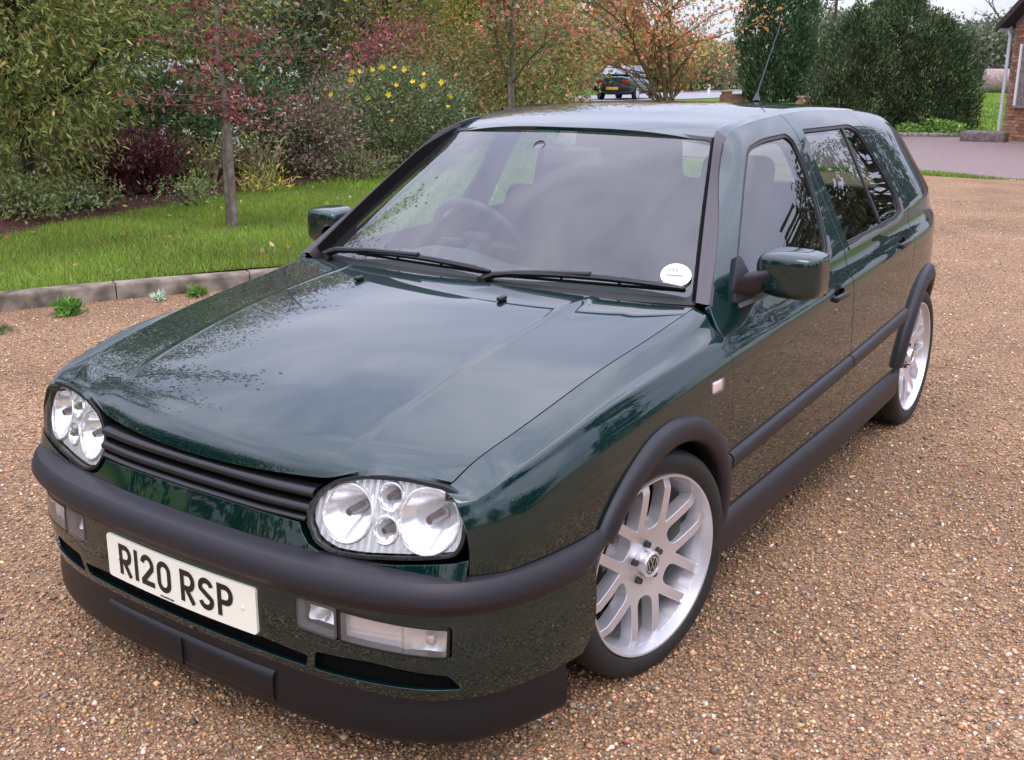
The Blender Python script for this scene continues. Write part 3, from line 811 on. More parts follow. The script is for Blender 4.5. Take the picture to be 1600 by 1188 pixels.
def glyph(c):
    x0, x1, y0, y1 = h2, cw-h2, h2, chh-h2; my = chh*.47
    if c == '1': return [[(h2,0),(h2,chh)]]
    if c == '0': return [[(x0,chh/2)]+arcs((x0+x1)/2,y1-.018,(x1-x0)/2,.018,180,0)+arcs((x0+x1)/2,y0+.018,(x1-x0)/2,.018,0,-180)+[(x0,chh/2+.0001)]]
    if c == '2': return [arcs((x0+x1)/2,y1-.019,(x1-x0)/2,.019,172,-25,12)+[(x0+.001,y0+.004),(x0+.0012,y0+.0001),(cw,y0)]]
    if c in 'RP':
        l = [[(x0,0),(x0,chh)],[(x0+h2,y1),(x1-.015,y1)]+arcs(x1-.016,(y1+my-.002)/2,.016,(y1-my+.002)/2,90,-90)[1:]+[(x0+h2,my-.002)]]
        if c == 'R': l.append([(x0+.016,my-.006),(cw-h2+.001,0)])
        return l
    if c == 'S': xm_ = (x0+x1)/2; rx = (x1-x0)/2; return [arcs(xm_,y1-.0165,rx,.0165,12,200,12)+[(xm_-.006,chh*.545),(xm_+.006,chh*.455)]+arcs(xm_,y0+.0165,rx,.0165,20,-168,12)]
    return []
tw = {'1': sw}
seq = 'R120 RSP'; total = 0; xs_ = []
for c in seq:
    if c == ' ': total += .022; continue
    xs_.append(total); total += tw.get(c, cw)+.0115
total -= .0115; k = 0
for c in seq:
    if c == ' ': continue
    x0 = -total/2-.008+xs_[k]; k += 1
    L_ = [[(x0+a, .365-chh/2+.003+b) for a, b in ln] for ln in glyph(c)]
    strokes('character', L_, sw, pmap, M['letter'], npl)
strokes('maker_line', [[(-.055,.3175),(-.048,.3175)],[(-.046,.3175),(-.020,.3175)],[(-.018,.3175),(-.006,.3175)]], .004, pmap, M['hubdark'], npl)
for s in (-.215, .222):
    sc = MB(); p = pmap([s], [.366])[0]; sc.lathe([(-.0035,.0005),(-.003,.004),(0,.0045)], tuple(p), 'y', 12); sc.build('screw_cap', M['plate'], npl)

# --- roof, screen, cowl, pillar trims
rzc = curve([(.86,1.316),(.90,1.326),(1.0,1.346),(1.2,1.368),(1.5,1.383),(1.8,1.381),(2.3,1.366),(2.62,1.338),(2.75,1.315)])
def xd(y): return bil(XZ, YG[0], .01, ZG[0], .004, np.asarray(y, float), zd(y))-.038
def roof(x, y):
    x = np.asarray(x, float); y = np.asarray(y, float)
    e = xd(np.clip(y, .9, 2.8)); u = np.clip(np.abs(x)/e, 0, 1.2)
    ze = zd(np.clip(y, .8, 2.8))+.004
    ze = np.where(y < 1.1, ze-.006*np.clip((1.1-y)/.2, 0, 1), ze)
    zcn = rzc(y)
    return np.stack([x, y, zcn+(ze-zcn)*u**3.0], 1)
def xe(y): return float(xd([max(y,.9)])[0])
ro = [(x, .868+.034*(x/.5)**2) for x in np.linspace(-.500, .500, 30)]+[(xe(y)-.002, y) for y in np.linspace(.94, 2.60, 40)]+[(x, 2.66-.05*(x/.5)**2) for x in np.linspace(.46, -.46, 20)]+[(-xe(y)+.002, y) for y in np.linspace(2.60, .94, 40)]
roof_o = patch('roof', roof, ro, M['paint'], car, step=.025, bstep=.018, nsign=1, flange=.012)
ae = MB(); ae.tube([(.05,2.35,1.366),(.045,2.365,1.392),(.043,2.375,1.405)], [.020,.010,.005], 12); ae.tube([(.043,2.375,1.405),(.035,2.50,1.55),(.028,2.66,1.735)], [.0042,.0032,.0022], 8)
ae.build('aerial', M['black'], roof_o)

ws_bot = lambda u: np.array([.700*u, .325+.085*abs(u)**2.2, .905-.012*u*u])
ws_top = lambda u: np.array([.507*u, .884+.026*u*u, 1.316-.023*u*u])
def screen(u, v, o=0.0):
    u = np.asarray(u, float)/.7; v = np.asarray(v, float)/.7
    B = np.stack([.700*u, .300+.105*np.abs(u)**2.2, .893-.001*u*u], 1); T = np.stack([.507*u, .884+.026*u*u, 1.316-.023*u*u], 1)
    P = B*(1-v)[:, None]+T*v[:, None]; bl = 4*v*(1-v)*.022*(1-.6*u*u)
    P[:, 1] -= bl*.6; P[:, 2] += bl*.8
    return P
ws_o = [(-.7,0),(.7,0),(.7,.7),(-.7,.7)]
patch('windscreen_seal', screen, [(-.7,-.012),(.7,-.012),(.7,.706),(-.7,.706)], M['rubber'], car, holes=[rounded([(-.690,.012),(.690,.012),(.688,.690),(-.688,.690)], .03)], step=.04, bstep=.03, nsign=1, flange=.006, offset=.001)
for mir_ in (False, True):
    wb = MB(); Vw = []
    for v in np.linspace(0, .70, 16):
        a_ = screen([.699], [v])[0]; ns = np.array([.10,-.55,.80]); Vw += [a_-ns*.004+np.array([-.014,0,0]), a_+ns*.006+np.array([-.010,0,0]), a_+ns*.033*min(1,(.74-v)/.2)+np.array([-.0005,0,0]), a_+ns*.033*min(1,(.74-v)/.2)+np.array([.003,0,0])]
    wb.add(Vw, [(i*4+j, i*4+j+1, (i+1)*4+j+1, (i+1)*4+j) for i in range(15) for j in range(3)]); wb.build('screen_moulding', M['matt'], car, mirror=mir_)
wsc = patch('windscreen', screen, [(-.698,0),(.698,0),(.698,.698),(-.698,.698)], M['screen'], car, step=.04, bstep=.03, nsign=1, flange=0, offset=-.002)
# black band top edge of windscreen gap
# tax disc
def disc_map(cu, cv, o):
    def f(a, b): return screen(cu+np.asarray(a), cv+np.asarray(b)) + np.array([0, .004+o, -.003-o])
    return f
def circ(r, n=36, c=(0,0)): return [(c[0]+r*math.cos(2*PI*k/n), c[1]+r*math.sin(2*PI*k/n)) for k in range(n)]
TDC = (.640,.088)
td = patch('tax_disc', disc_map(*TDC, -.008), circ(.043), M['white'], wsc, step=.02, bstep=.01, nsign=1, flange=0)
patch('disc_paper', disc_map(*TDC, -.0092), [(a, b*.78+.002) for a, b in circ(.033)], M['paper2'], td, step=.02, bstep=.01, nsign=1, flange=0)
def tdm(x, z):
    p = disc_map(*TDC, -.0104)(x, z); return p
strokes('disc_print', [[(-.018,.012),(-.018,.022)],[(-.008,.012),(-.008,.023)],[(.002,.011),(.002,.022)],[(-.024,-.004),(.022,-.004)]], .0022, tdm, M['trimgrey'], td, off=0)
# mirror foot on the screen
mf = MB(); c_ = screen([-.012*0-.07], [.585])[0]
mir_c = (-.02,.80,1.235)

# cowl
def cowl(u, v):
    u = np.asarray(u, float)/.7; v = np.asarray(v, float)
    a = np.stack([.715*u, .250+.100*np.abs(u)**2.2, .890-.010*u*u-.010], 1); b = np.stack([.703*u, .310+.105*np.abs(u)**2.2, .893-.001*u*u-.006], 1)
    return a*(1-v/.07)[:, None]+b*(v/.07)[:, None]
patch('cowl_panel', cowl, [(-.7,-.02),(.7,-.02),(.7,.08),(-.7,.08)], M['plastic'], car, step=.02, nsign=1, flange=.01)
patch('cowl_grille', cowl, [(-.32,.018),(.30,.018),(.30,.050),(-.32,.050)], M['black'], car, step=.03, nsign=1, flange=.002, offset=.003)

# pillar trim: ribbon between windscreen edge and door frame line, carried back along the roof
inner_pts = [screen([.7], [v])[0] for v in np.linspace(-.035, .70, 14)]
ol = np.array(A_LINE[:7]); sacc = np.concatenate([[0], np.cumsum(np.linalg.norm(np.diff(ol, axis=0), axis=1))])
outer_pts = []
for k in range(14):
    q = sacc[5]*k/13; y = np.interp(q, sacc, ol[:, 0]); z = np.interp(q, sacc, ol[:, 1]); outer_pts.append(side([y], [z])[0])
ys = np.linspace(.93, 2.60, 40)
for y in ys:
    inner_pts.append(roof([xe(y)-.002], [y])[0]); outer_pts.append(side([y], [float(zd(y))-.002])[0])
inner_pts = gsmooth(np.array(inner_pts), 1.3, 0); outer_pts = gsmooth(np.array(outer_pts), .6, 0)
V = []; VS = []
for i in range(len(inner_pts)):
    a, b = inner_pts[i], outer_pts[i]; t = inner_pts[min(i+1, len(inner_pts)-1)]-inner_pts[max(i-1, 0)]
    n = np.cross(b-a, t); n /= np.linalg.norm(n); n *= np.sign(n[2])
    ns = np.array([.22,-.55,.80]); ns /= np.linalg.norm(ns); k = float(np.clip((17-i)/5, 0, 1)); up_ = n*(1-k)+ns*k; up_ /= np.linalg.norm(up_); hgt = .0045+.0305*k
    V.append(a-n*.012)
    for u, h in ((0,.0),(.01,.93),(.06,1.0),(.22,.86),(.5,.54),(.8,.20),(1,.03)): V.append(a+(b-a)*u+up_*hgt*h)
    V.append(b-n*.012)
m_ = 9; F = [(i*m_+j, (i+1)*m_+j, (i+1)*m_+j+1, i*m_+j+1) for i in range(len(inner_pts)-1) for j in range(m_-1)]
nsp = 15
for mir in (False, True):
    b = MB(); b.add(V[:nsp*m_], [f for f in F if max(f) < nsp*m_]); b.build('pillar_trim', M['trimgrey'], car, mirror=mir, sharp=50)
    b = MB(); b.add(V[(nsp-1)*m_:], [tuple(q-(nsp-1)*m_ for q in f) for f in F if min(f) >= (nsp-1)*m_]); b.build('roof_rail', M['paint'], car, mirror=mir, sharp=50)

# wipers
def wiper(pivot, tip, blade0, blade1, nm='wiper'):
    a = MB(); P = [Vector(p) for p in (pivot, tip)]
    mid = P[0].lerp(P[1], .5)+Vector((0,-.002,.012))
    a.tube([P[0], P[0].lerp(P[1], .12)+Vector((0,0,.012)), mid, P[1]], [.013,.011,.009,.008], 8)
    a.lathe([(0,.018),(.018,.016),(.022,.001)], tuple(P[0]-Vector((0,0,.012))), 'z', 16)
    w = a.build(nm, M['black'], car)
    b = MB(); B0, B1 = Vector(blade0), Vector(blade1); up = Vector((0,-.55,.83))
    pts = [B0.lerp(B1, k/10)+up*(.016+.014*math.sin(PI*k/10)) for k in range(11)]
    b.tube(pts, [.005]+[.0095]*9+[.005], 6)
    b.tube([B0+up*.008, B0.lerp(B1,.5)+up*.008, B1+up*.008], .0035, 6)
    for k in (0, .16, .34, .66, .84, 1.0):
        q = B0.lerp(B1, k); b.tube([q+up*.006, q+up*(.020+.010*math.sin(PI*k))], .0042, 6)
    b.build('wiper_blade', M['black'], w)
    r = MB(); r.tube([B0+up*.003, B0.lerp(B1,.5)+up*.003, B1+up*.003], .0026, 6); r.build('rubber_edge', M['rubber'], w)
def onscreen(u, v, o=.012):
    p = screen([u], [v])[0]; return (p[0], p[1]-.5*o, p[2]+.85*o)
wiper((-.640,.368,.905), onscreen(-.20,.036,.036), onscreen(-.50,.022,.010), onscreen(.085,.020,.010))
wiper((.060,.300,.903), onscreen(.41,.036,.036), onscreen(.13,.018,.010), onscreen(.672,.022,.010))

# --- mirrors
for mir in (False, True):
    mb = patch('door_mirror', side, rounded([(.475,.882),(.610,.888),(.612,.985),(.595,.990),(.50,.915)], .008), M['plastic'], doors[('front_door', -1 if mir else 1)], step=.03, flange=.012, offset=.012, mirror=mir)
    arm = MB(); rings = [((.775,.535,.925),.050,.042),((.800,.560,.930),.044,.038),((.835,.610,.938),.040,.040)]
    Vv = []
    for c, ry, rz in rings:
        for k in range(16): t = 2*PI*k/16; Vv.append((c[0]+.02*math.sin(t), c[1]+ry*math.cos(t), c[2]+rz*math.sin(t)))
    arm.add(Vv, [(i*16+k, i*16+(k+1) % 16, (i+1)*16+(k+1) % 16, (i+1)*16+k) for i in range(2) for k in range(16)])
    arm.build('mirror_arm', M['plastic'], mb, mirror=mir)
    cap = MB(); bm = bmesh.new()
    secs = [(.792,.590,.650,.922,.985),(.800,.572,.672,.905,1.012),(.830,.562,.682,.893,1.020),(.880,.566,.686,.886,1.020),(.930,.578,.688,.886,1.016),(.958,.592,.688,.892,1.010),(.968,.625,.688,.902,1.000)]
    Vv = []; n = 20
    for (x, y0, y1, z0, z1) in secs:
        cy, cz, ry, rz = y1, (z0+z1)/2, y1-y0, (z1-z0)/2
        for k in range(n+1):
            t = PI*.5+PI*k/n; c, s_ = math.cos(t), math.sin(t)
            Vv.append((x, cy+ry*math.copysign(abs(c)**.34, c), cz+rz*math.copysign(abs(s_)**.34, s_)))
    Ff = [(i*(n+1)+k, i*(n+1)+k+1, (i+1)*(n+1)+k+1, (i+1)*(n+1)+k) for i in range(len(secs)-1) for k in range(n)]
    Ff.append(tuple(range(n+1))[::-1]); Ff.append(tuple((len(secs)-1)*(n+1)+k for k in range(n+1)))
    cap.add(Vv, Ff); co = cap.build('mirror_shell', M['paint'], mb, mirror=mir, sharp=60)
    sub = co.modifiers.new('s', 'SUBSURF'); sub.levels = 2; sub.render_levels = 2
    rim = MB(); rim.rbox((.882,.690,.950), (.160,.010,.118), .004); rim.build('mirror_rim', M['plastic'], mb, mirror=mir)
    gl = MB(); gl.rbox((.882,.6965,.950), (.146,.005,.104), .002); gl.build('mirror_glass', M['mirror'], mb, mirror=mir)

# --- wheels
def wheel(xc, yc, zc_, side_sign, steer, phase):
    T = lambda v: v
    R = .300
    rim = MB()
    rim.lathe([(-.016,.238),(-.004,.240),(.002,.2375),(.001,.2325),(-.014,.2275),(-.030,.222),(-.06,.212),(-.13,.200),(-.17,.215),(-.175,.236)], n=72)
    wh = rim.build('wheel', M['silver'], car, sharp=50)
    # spoke face with windows
    def face(a, b):
        a = np.asarray(a, float); b = np.asarray(b, float); r = np.hypot(a, b)
        d = -.014-.026*np.clip(1-(r-.05)/.17, 0, 1)**2+.010*np.exp(-(r/.055)**2)-.010*np.clip((r-.20)/.026,0,1)
        return np.stack([d, a, b], 1)
    holes = []
    def rot2(p, t): return (p[0]*math.cos(t)-p[1]*math.sin(t), p[0]*math.sin(t)+p[1]*math.cos(t))
    for k in range(6):
        t = rad(phase+60*k)
        slot = rounded([(.090,-.030),(.090,.030),(.2250,.0315),(.2250,-.0315)], [.030,.030,.003,.003], 6)
        slot[-1] = slot[-1]
        holes.append([rot2(p, t) for p in slot])
        tb = rad(phase+60*k+30)
        # wedge between pairs: edges run parallel to the neighbouring spokes (offset .054 from their axes)
        o = .0535; apex = o/math.sin(rad(30)); tip = (apex, 0)
        def far(sg):
            ax = rad(-30*sg)  # neighbour axis direction relative to the bisector
            d_ = np.array([math.cos(ax), math.sin(ax)]); nrm = np.array([-d_[1], d_[0]])*sg
            s_ = math.sqrt(.2255**2-o**2); q = d_*s_+nrm*o; return tuple(q)
        pa, pb = far(1), far(-1)
        aa, ab = math.atan2(pa[1], pa[0]), math.atan2(pb[1], pb[0])
        arc_ = [(.2255*math.cos(aa+(ab-aa)*j/5), .2255*math.sin(aa+(ab-aa)*j/5)) for j in range(6)]
        wedge = rounded([tip]+arc_[::1], [.010]+[.004]+[0]*4+[.004], 4)
        holes.append([rot2(p, tb) for p in wedge])
    for k in range(5):
        t = rad(90+72*k); holes.append(circ(.0105, 12, (.050*math.cos(t), .050*math.sin(t))))
    oc = circ(.2315, 96)
    sp = patch('spokes', face, oc, M['silver'], wh, holes=holes, step=.010, bstep=.007, flange=.034, nsign=1, lip=.002)
    for k in range(5):
        t = rad(90+72*k); b = MB(); b.lathe([(-.024,.0005),(-.022,.008),(-.045,.0085)], (0,.050*math.cos(t),.050*math.sin(t)), 'x', 6); b.build('wheel_bolt', M['hubdark'], wh)
    cp = MB(); cp.lathe([(-.012,.0005),(-.012,.024),(-.014,.0245)], n=32); cp.build('centre_cap', M['black'], wh)
    cr = MB(); cr.lathe([(-.014,.0245),(-.010,.026),(-.009,.031),(-.013,.034),(-.035,.035)], n=36); cr.build('cap_ring', M['silver'], wh)
    def cm(x, z):
        x = np.asarray(x, float); z = np.asarray(z, float); return np.stack([x, 0*x-.0108*0, z], 1)
    # emblem: ring, V above W, in silver strokes
    em = []
    def add_line(pts):
        em.append(pts)
    add_line([(.0205*math.cos(t), .0205*math.sin(t)) for t in np.linspace(0, 2*PI, 33)])
    add_line([(-.0075,.0180),(0,.0030),(.0075,.0180)])
    add_line([(-.0165,.0110),(-.0075,-.0160),(0,.0005),(.0075,-.0160),(.0165,.0110)])
    Ve = []; Fe = []
    for li, ln in enumerate(em):
        P = np.array(ln); n = len(P); seg = np.diff(P, axis=0); seg /= np.linalg.norm(seg, axis=1)[:, None]; O = np.zeros_like(P)
        for i in range(n):
            a = seg[max(i-1, 0)]; b = seg[min(i, n-2)]
            if li == 0: a = seg[(i-1) % (n-1)]; b = seg[i % (n-1)]
            na = np.array([-a[1], a[0]]); nb = np.array([-b[1], b[0]]); mm = na+nb; mm /= np.linalg.norm(mm); O[i] = mm/max(mm@na, .5)*.0013
        b0 = len(Ve)
        for q in np.concatenate([P+O, P-O]): Ve.append((-.0113+.0001*li, q[0], q[1]))
        Fe += [(b0+i, b0+i+1, b0+n+i+1, b0+n+i) for i in range(n-1)]
    mesh_obj('emblem', Ve, Fe, M['silver'], wh)
    ty = MB()
    ty.lathe([(-.010,.236),(-.001,.242),(.004,.252),(.006,.266),(.004,.280),(-.004,.291),(-.014,.2975),(-.028,.2995),(-.06,.3005),(-.062,.294),(-.068,.294),(-.07,.301),(-.105,.3015),(-.107,.295),(-.113,.295),(-.115,.3015),(-.150,.3005),(-.152,.294),(-.158,.294),(-.160,.300),(-.195,.298),(-.210,.290),(-.218,.270),(-.212,.245),(-.205,.236)], n=96)
    to = ty.build('tyre', M['tyre'], wh, sharp=35)
    bd = MB(); bd.lathe([(-.060,.04),(-.055,.075),(-.062,.080),(-.062,.135),(-.078,.136),(-.078,.08)], n=48); bd.build('brake_disc', M['disc'], wh)
    cl = MB(); cl.rbox((-.066,.0,.0), (.060,.060,.13), .012)
    for v in range(len(cl.v)): a, b, c = cl.v[v]; cl.v[v] = (a, b+.120, c+.02)
    cl.build('brake_caliper', M['hubdark'], wh)
    hb = MB(); hb.lathe([(-.17,.19),(-.165,.05),(-.10,.04)], n=32); hb.build('hub_carrier', M['matt'], wh)
    wh.location = (side_sign*xc, yc, zc_)
    wh.rotation_euler = (0, 0, steer if side_sign > 0 else PI+steer)
    return wh
ST = -.1977
wheel(.812, 0, .3, 1, ST, 86)
wheel(.812, 0, .3, -1, ST, 40)
wheel(.800, 2.475, .3, 1, 0, 72)
wheel(.800, 2.475, .3, -1, 0, 10)
# wheel-arch liners, floor pan
for (yc, zc_) in ((0, .31), (2.475, .32)):
    for mir in (False, True):
        b = MB(); prof = [(.835,.345),(.60,.350),(.54,.33),(.54,.02)]
        V = []; n = 30
        for (x, r) in prof:
            for k in range(n+1): t = rad(-10+200*k/n); xx = min(x, float(side([yc+r*math.cos(t)], [max(.2, min(.8, zc_+r*math.sin(t)))])[0, 0])-.03) if x > .8 else x; V.append((xx, yc+r*math.cos(t), zc_+r*math.sin(t)))
        b.add(V, [(i*(n+1)+k, i*(n+1)+k+1, (i+1)*(n+1)+k+1, (i+1)*(n+1)+k) for i in range(3) for k in range(n)])
        b.build('arch_liner', M['matt'], car, mirror=mir)
ub = MB(); ub.box((0,1.24,.245), (1.54,1.72,.11)); ub.box((0,-.24,.235), (1.0,.80,.13)); ub.box((0,2.62,.32), (1.02,.80,.13)); ub.build('underbody', M['matt'], car)
en = MB(); en.box((0,-.16,.50), (1.04,.80,.38)); en.build('engine_bay', M['matt'], car)

# --- tail
def back(x, t):
    x = np.asarray(x, float); t = np.asarray(t, float)
    zz = pchip([0,.55,.62,.75,.95,1.25,1.30], [.24,.79,.86,.955,1.10,1.318,1.33], t)
    yy = pchip([0,.55,.62,.75,.95,1.25,1.30], [3.12,3.12,3.085,2.99,2.85,2.62,2.60], t)
    return np.stack([x, yy-.10*(np.abs(x)/.7)**3, zz], 1)
bk = [(.655,0),(.66,.55),(.66,.62),(.655,.75),(.60,.95),(.47,1.25),(-.47,1.25),(-.60,.95),(-.655,.75),(-.66,.62),(-.66,.55),(-.655,0)]
rearwin = rounded([(-.56,.78),(.56,.78),(.45,1.18),(-.45,1.18)], .05)
tg = patch('tailgate', back, bk, M['paint'], car, holes=[rearwin], step=.04, bstep=.03, nsign=-1, flange=.012)
patch('rear_window', back, off_in(rearwin, -.004), M['glass'], tg, step=.05, bstep=.03, nsign=-1, flange=0, offset=-.006)
rbp, _ = spath([(0,0),(.3,-.005),(.50,-.04),(.60,-.11),(.67,-.22),(.72,-.36)], .03)
rbp = np.stack([rbp[:, 0], 3.175+rbp[:, 1]], 1)[::-1]
sweep('rear_bumper', rbp, [(-.08,.55),(-.01,.55),(.015,.53),(.02,.50),(.01,.46),(0,.40),(-.01,.28),(-.03,.22),(-.08,.22)], M['plastic'], car, closed=True)
for mir in (False, True):
    b = MB(); b.rbox((.56,3.05,.80), (.14,.10,.16), .03); b.build('tail_light', M['red'], car, mirror=mir)
    # corner fillet between quarter and tailgate
    zq = np.linspace(.25,1.30,24); V = []
    for z in zq:
        yq = yrear(z)-.002; a = side([yq], [z])[0]
        tz = float(np.interp(z, [.24,.79,.86,.955,1.10,1.318], [0,.55,.62,.75,.95,1.25])); xb_ = float(np.interp(tz, [0,.55,.62,.75,.95,1.25], [.655,.66,.66,.655,.60,.47])); c = back([xb_], [tz])[0]
        m1 = np.array([a[0]*.55+c[0]*.45, max(a[1], c[1]) , z]); m1[1] = a[1]*.4+c[1]*.6+.012
        for t in np.linspace(0, 1, 6): V.append((1-t)**2*a+2*t*(1-t)*m1+t*t*c)
    b = MB(); b.add(V, [(i*6+j, i*6+j+1, (i+1)*6+j+1, (i+1)*6+j) for i in range(23) for j in range(5)]); b.build('rear_corner', M['paint'], car, mirror=mir, sharp=80)

# --- cabin
fl = MB(); fl.box((0,1.45,.33), (1.50,2.1,.03)); fl.box((0,.42,.55), (1.44,.03,.46)); fl.box((0,2.45,.60), (1.04,.03,.55)); fl.build('cabin_floor', M['inter'], car)
patch('headlining', lambda x, y: roof(x, y)-np.array([0,0,.035]), [(-.48,.95),(.48,.95),(.50,2.5),(-.50,2.5)], M['lining'], car, step=.06, bstep=.05, nsign=1, flange=0)
# inner faces of doors and pillars
for mir in (False, True):
    inn = [(.36,.30),(.36,.88)]+[(a+.02, b-.03) for a, b in A_LINE]+[(1.6,1.335),(2.0,1.320),(2.45,1.26),(2.55,1.0),(2.55,.35)]
    patch('door_lining', side, inn, M['inter'], car, holes=[shrink(fw, .004), shrink(rwin, .004)], step=.06, bstep=.03, flange=0, offset=-.050, mirror=mir)
# dashboard
ds = MB()
def dash(u, v):
    u = np.asarray(u, float)/.7; v = np.asarray(v, float)
    t = v/.6
    y = .315+.100*np.abs(u)**2.2+.42*t+.0*u; z = .893-.006*u*u+.008*np.sin(PI*np.clip(t,0,1))-.02*t
    hump = .045*np.exp(-((u+.50)/.26)**4)*np.exp(-((t-.80)/.22)**2)
    return np.stack([.695*u, y, z-.012+hump], 1)
patch('dashboard', dash, [(-.7,0),(.7,0),(.7,.6),(-.7,.6)], M['dash'], car, step=.03, bstep=.03, nsign=1, flange=.16)
sw_ = MB(); c0 = Vector((-.36,.86,.895)); rotm = Vector((0,.90,.52)).to_track_quat('Z','Y').to_matrix()
ring = [c0+rotm @ Vector((.185*math.cos(t), .185*math.sin(t), 0)) for t in np.linspace(0, 2*PI, 41)]
sw_.tube(ring, .016, 10, caps=False)
for t in (0, PI, -PI/2): sw_.tube([c0, c0+rotm @ Vector((.18*math.cos(t), .18*math.sin(t), 0))], [.022,.014], 8)
sw_.rbox(tuple(c0), (.12,.10,.05), .02, rot=rotm); sw_.tube([c0, c0+Vector((0,-.26,-.12))], .03, 10)
sw_.build('steering_wheel', M['inter'], car)
def seat(x, y):
    s = MB(); s.rbox((x, y, .50), (.48,.50,.16), .06)
    r = Vector((0,1,0)).to_track_quat('Y','Z').to_matrix()
    from mathutils import Matrix
    rb = Matrix.Rotation(rad(-17), 3, 'X'); s.rbox((x, y+.30, .78), (.48,.13,.58), .055, rot=rb)
    so = s.build('seat', M['fabric'], car)
    h = MB(); h.rbox((x, y+.42, 1.115), (.27,.10,.19), .045, rot=rb); h.tube([(x-.05,y+.40,1.0),(x-.05,y+.41,1.08)], .006, 6); h.tube([(x+.05,y+.40,1.0),(x+.05,y+.41,1.08)], .006, 6)
    h.build('headrest', M['fabric'], so)
seat(-.36, 1.02); seat(.36, 1.02)
rs = MB(); rs.rbox((0,1.90,.50), (1.24,.50,.17), .06)
from mathutils import Matrix
rs.rbox((0,2.20,.76), (1.20,.13,.52), .05, rot=Matrix.Rotation(rad(-20), 3, 'X')); rs.box((0,2.50,.93), (1.10,.42,.02)); rs.build('rear_bench', M['fabric'], car)
rm = MB(); rm.rbox((-.005,.905,1.222), (.225,.026,.066), .012); rm.tube([(-.03,.905,1.25),(-.07,.86,1.275)], .009, 8)
rm.build('rear_view_mirror', M['trimgrey'], car)
mfo = MB(); p_ = screen([-.085], [.60])[0]; V = []
mfo.lathe([(0,.0005),(0,.019),(.004,.020)], (0,0,0), 'z', 24)
o_ = mfo.build('mirror_foot', M['trimgrey'], car); o_.location = (p_[0], p_[1]-.001, p_[2]-.004); o_.rotation_euler = (rad(40), 0, 0)
cc = MB(); cc.tube([(-.75,1.33,1.30),(-.70,1.33,.95)], .01, 6)
# ================================================================== THE GROUND
rng = np.random.default_rng(7)
def gz(x, y):
    d = np.hypot(np.asarray(x, float)-CP[0], np.asarray(y, float)-CP[1])
    t = np.clip((d-29)/16, 0, 1); return .42*t*t*(3-2*t)
def sheet(name, poly, z, material, step=None, follow=False, kind='structure'):
    m = (lambda a, b: np.stack([np.asarray(a, float), np.asarray(b, float), (gz(a, b) if follow else 0*np.asarray(a, float))+z], 1))
    st = step or 2.0
    o = patch(name, m, poly, material, None, step=st, bstep=st*.7, flange=0, nsign=1)
    o['kind'] = kind; return o
# gravel
gm = mat('gravel', (.3,.2,.15), .85, spec=0.25)
tc = N(gm, 'ShaderNodeTexCoord')
def vor(scale, coords=None):
    v = N(gm, 'ShaderNodeTexVoronoi', Scale=scale); L(gm, tc.outputs['Object'] if coords is None else coords, v.inputs['Vector']); return v
wn_ = N(gm, 'ShaderNodeTexNoise', Scale=45.0, Detail=2.0); L(gm, tc.outputs['Object'], wn_.inputs['Vector'])
wm_ = N(gm, 'ShaderNodeMix', data_type='RGBA', blend_type='LINEAR_LIGHT'); wm_.inputs[0].default_value = .010
L(gm, tc.outputs['Object'], wm_.inputs[6]); L(gm, wn_.outputs['Color'], wm_.inputs[7])
v1 = vor(105.0, wm_.outputs[2]); v2 = vor(230.0, wm_.outputs[2])
sepc = N(gm, 'ShaderNodeSeparateColor'); L(gm, v1.outputs['Color'], sepc.inputs[0])
GR = [(0.0,(.15,.095,.060)),(.10,(.34,.20,.110)),(.28,(.50,.30,.150)),(.42,(.38,.25,.165)),(.55,(.58,.36,.185)),(.68,(.44,.245,.135)),(.80,(.64,.45,.29)),(.91,(.28,.21,.18)),(.965,(.75,.66,.56)),(1.0,(.80,.76,.70))]
r1 = ramp(gm, GR, sepc.outputs[0], 'CONSTANT')
sep2 = N(gm, 'ShaderNodeSeparateColor'); L(gm, v2.outputs['Color'], sep2.inputs[0])
r2 = ramp(gm, GR, sep2.outputs[1], 'CONSTANT')
mx = N(gm, 'ShaderNodeMix', data_type='RGBA'); mx.inputs[0].default_value = .35
L(gm, r1.outputs[0], mx.inputs[6]); L(gm, r2.outputs[0], mx.inputs[7])
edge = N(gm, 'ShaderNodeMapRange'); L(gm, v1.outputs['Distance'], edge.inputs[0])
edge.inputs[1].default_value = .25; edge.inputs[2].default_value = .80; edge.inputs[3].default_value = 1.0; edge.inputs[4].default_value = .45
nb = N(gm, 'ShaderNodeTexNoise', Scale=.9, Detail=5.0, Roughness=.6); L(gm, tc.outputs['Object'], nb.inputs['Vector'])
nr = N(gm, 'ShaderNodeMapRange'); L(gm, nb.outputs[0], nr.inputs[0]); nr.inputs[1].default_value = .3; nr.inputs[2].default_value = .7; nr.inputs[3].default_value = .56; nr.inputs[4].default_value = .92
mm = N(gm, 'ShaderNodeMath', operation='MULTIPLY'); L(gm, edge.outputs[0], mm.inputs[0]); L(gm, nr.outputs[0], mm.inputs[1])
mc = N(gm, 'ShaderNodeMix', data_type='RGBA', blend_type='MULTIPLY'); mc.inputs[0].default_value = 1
L(gm, mx.outputs[2], mc.inputs[6]); L(gm, mm.outputs[0], mc.inputs[7]); mw = N(gm, 'ShaderNodeMix', data_type='RGBA', blend_type='MULTIPLY'); mw.inputs[0].default_value = 1; mw.inputs[7].default_value = (1.15, 1.09, 1.0, 1); L(gm, mc.outputs[2], mw.inputs[6]); L(gm, mw.outputs[2], bsdf(gm).inputs['Base Color'])
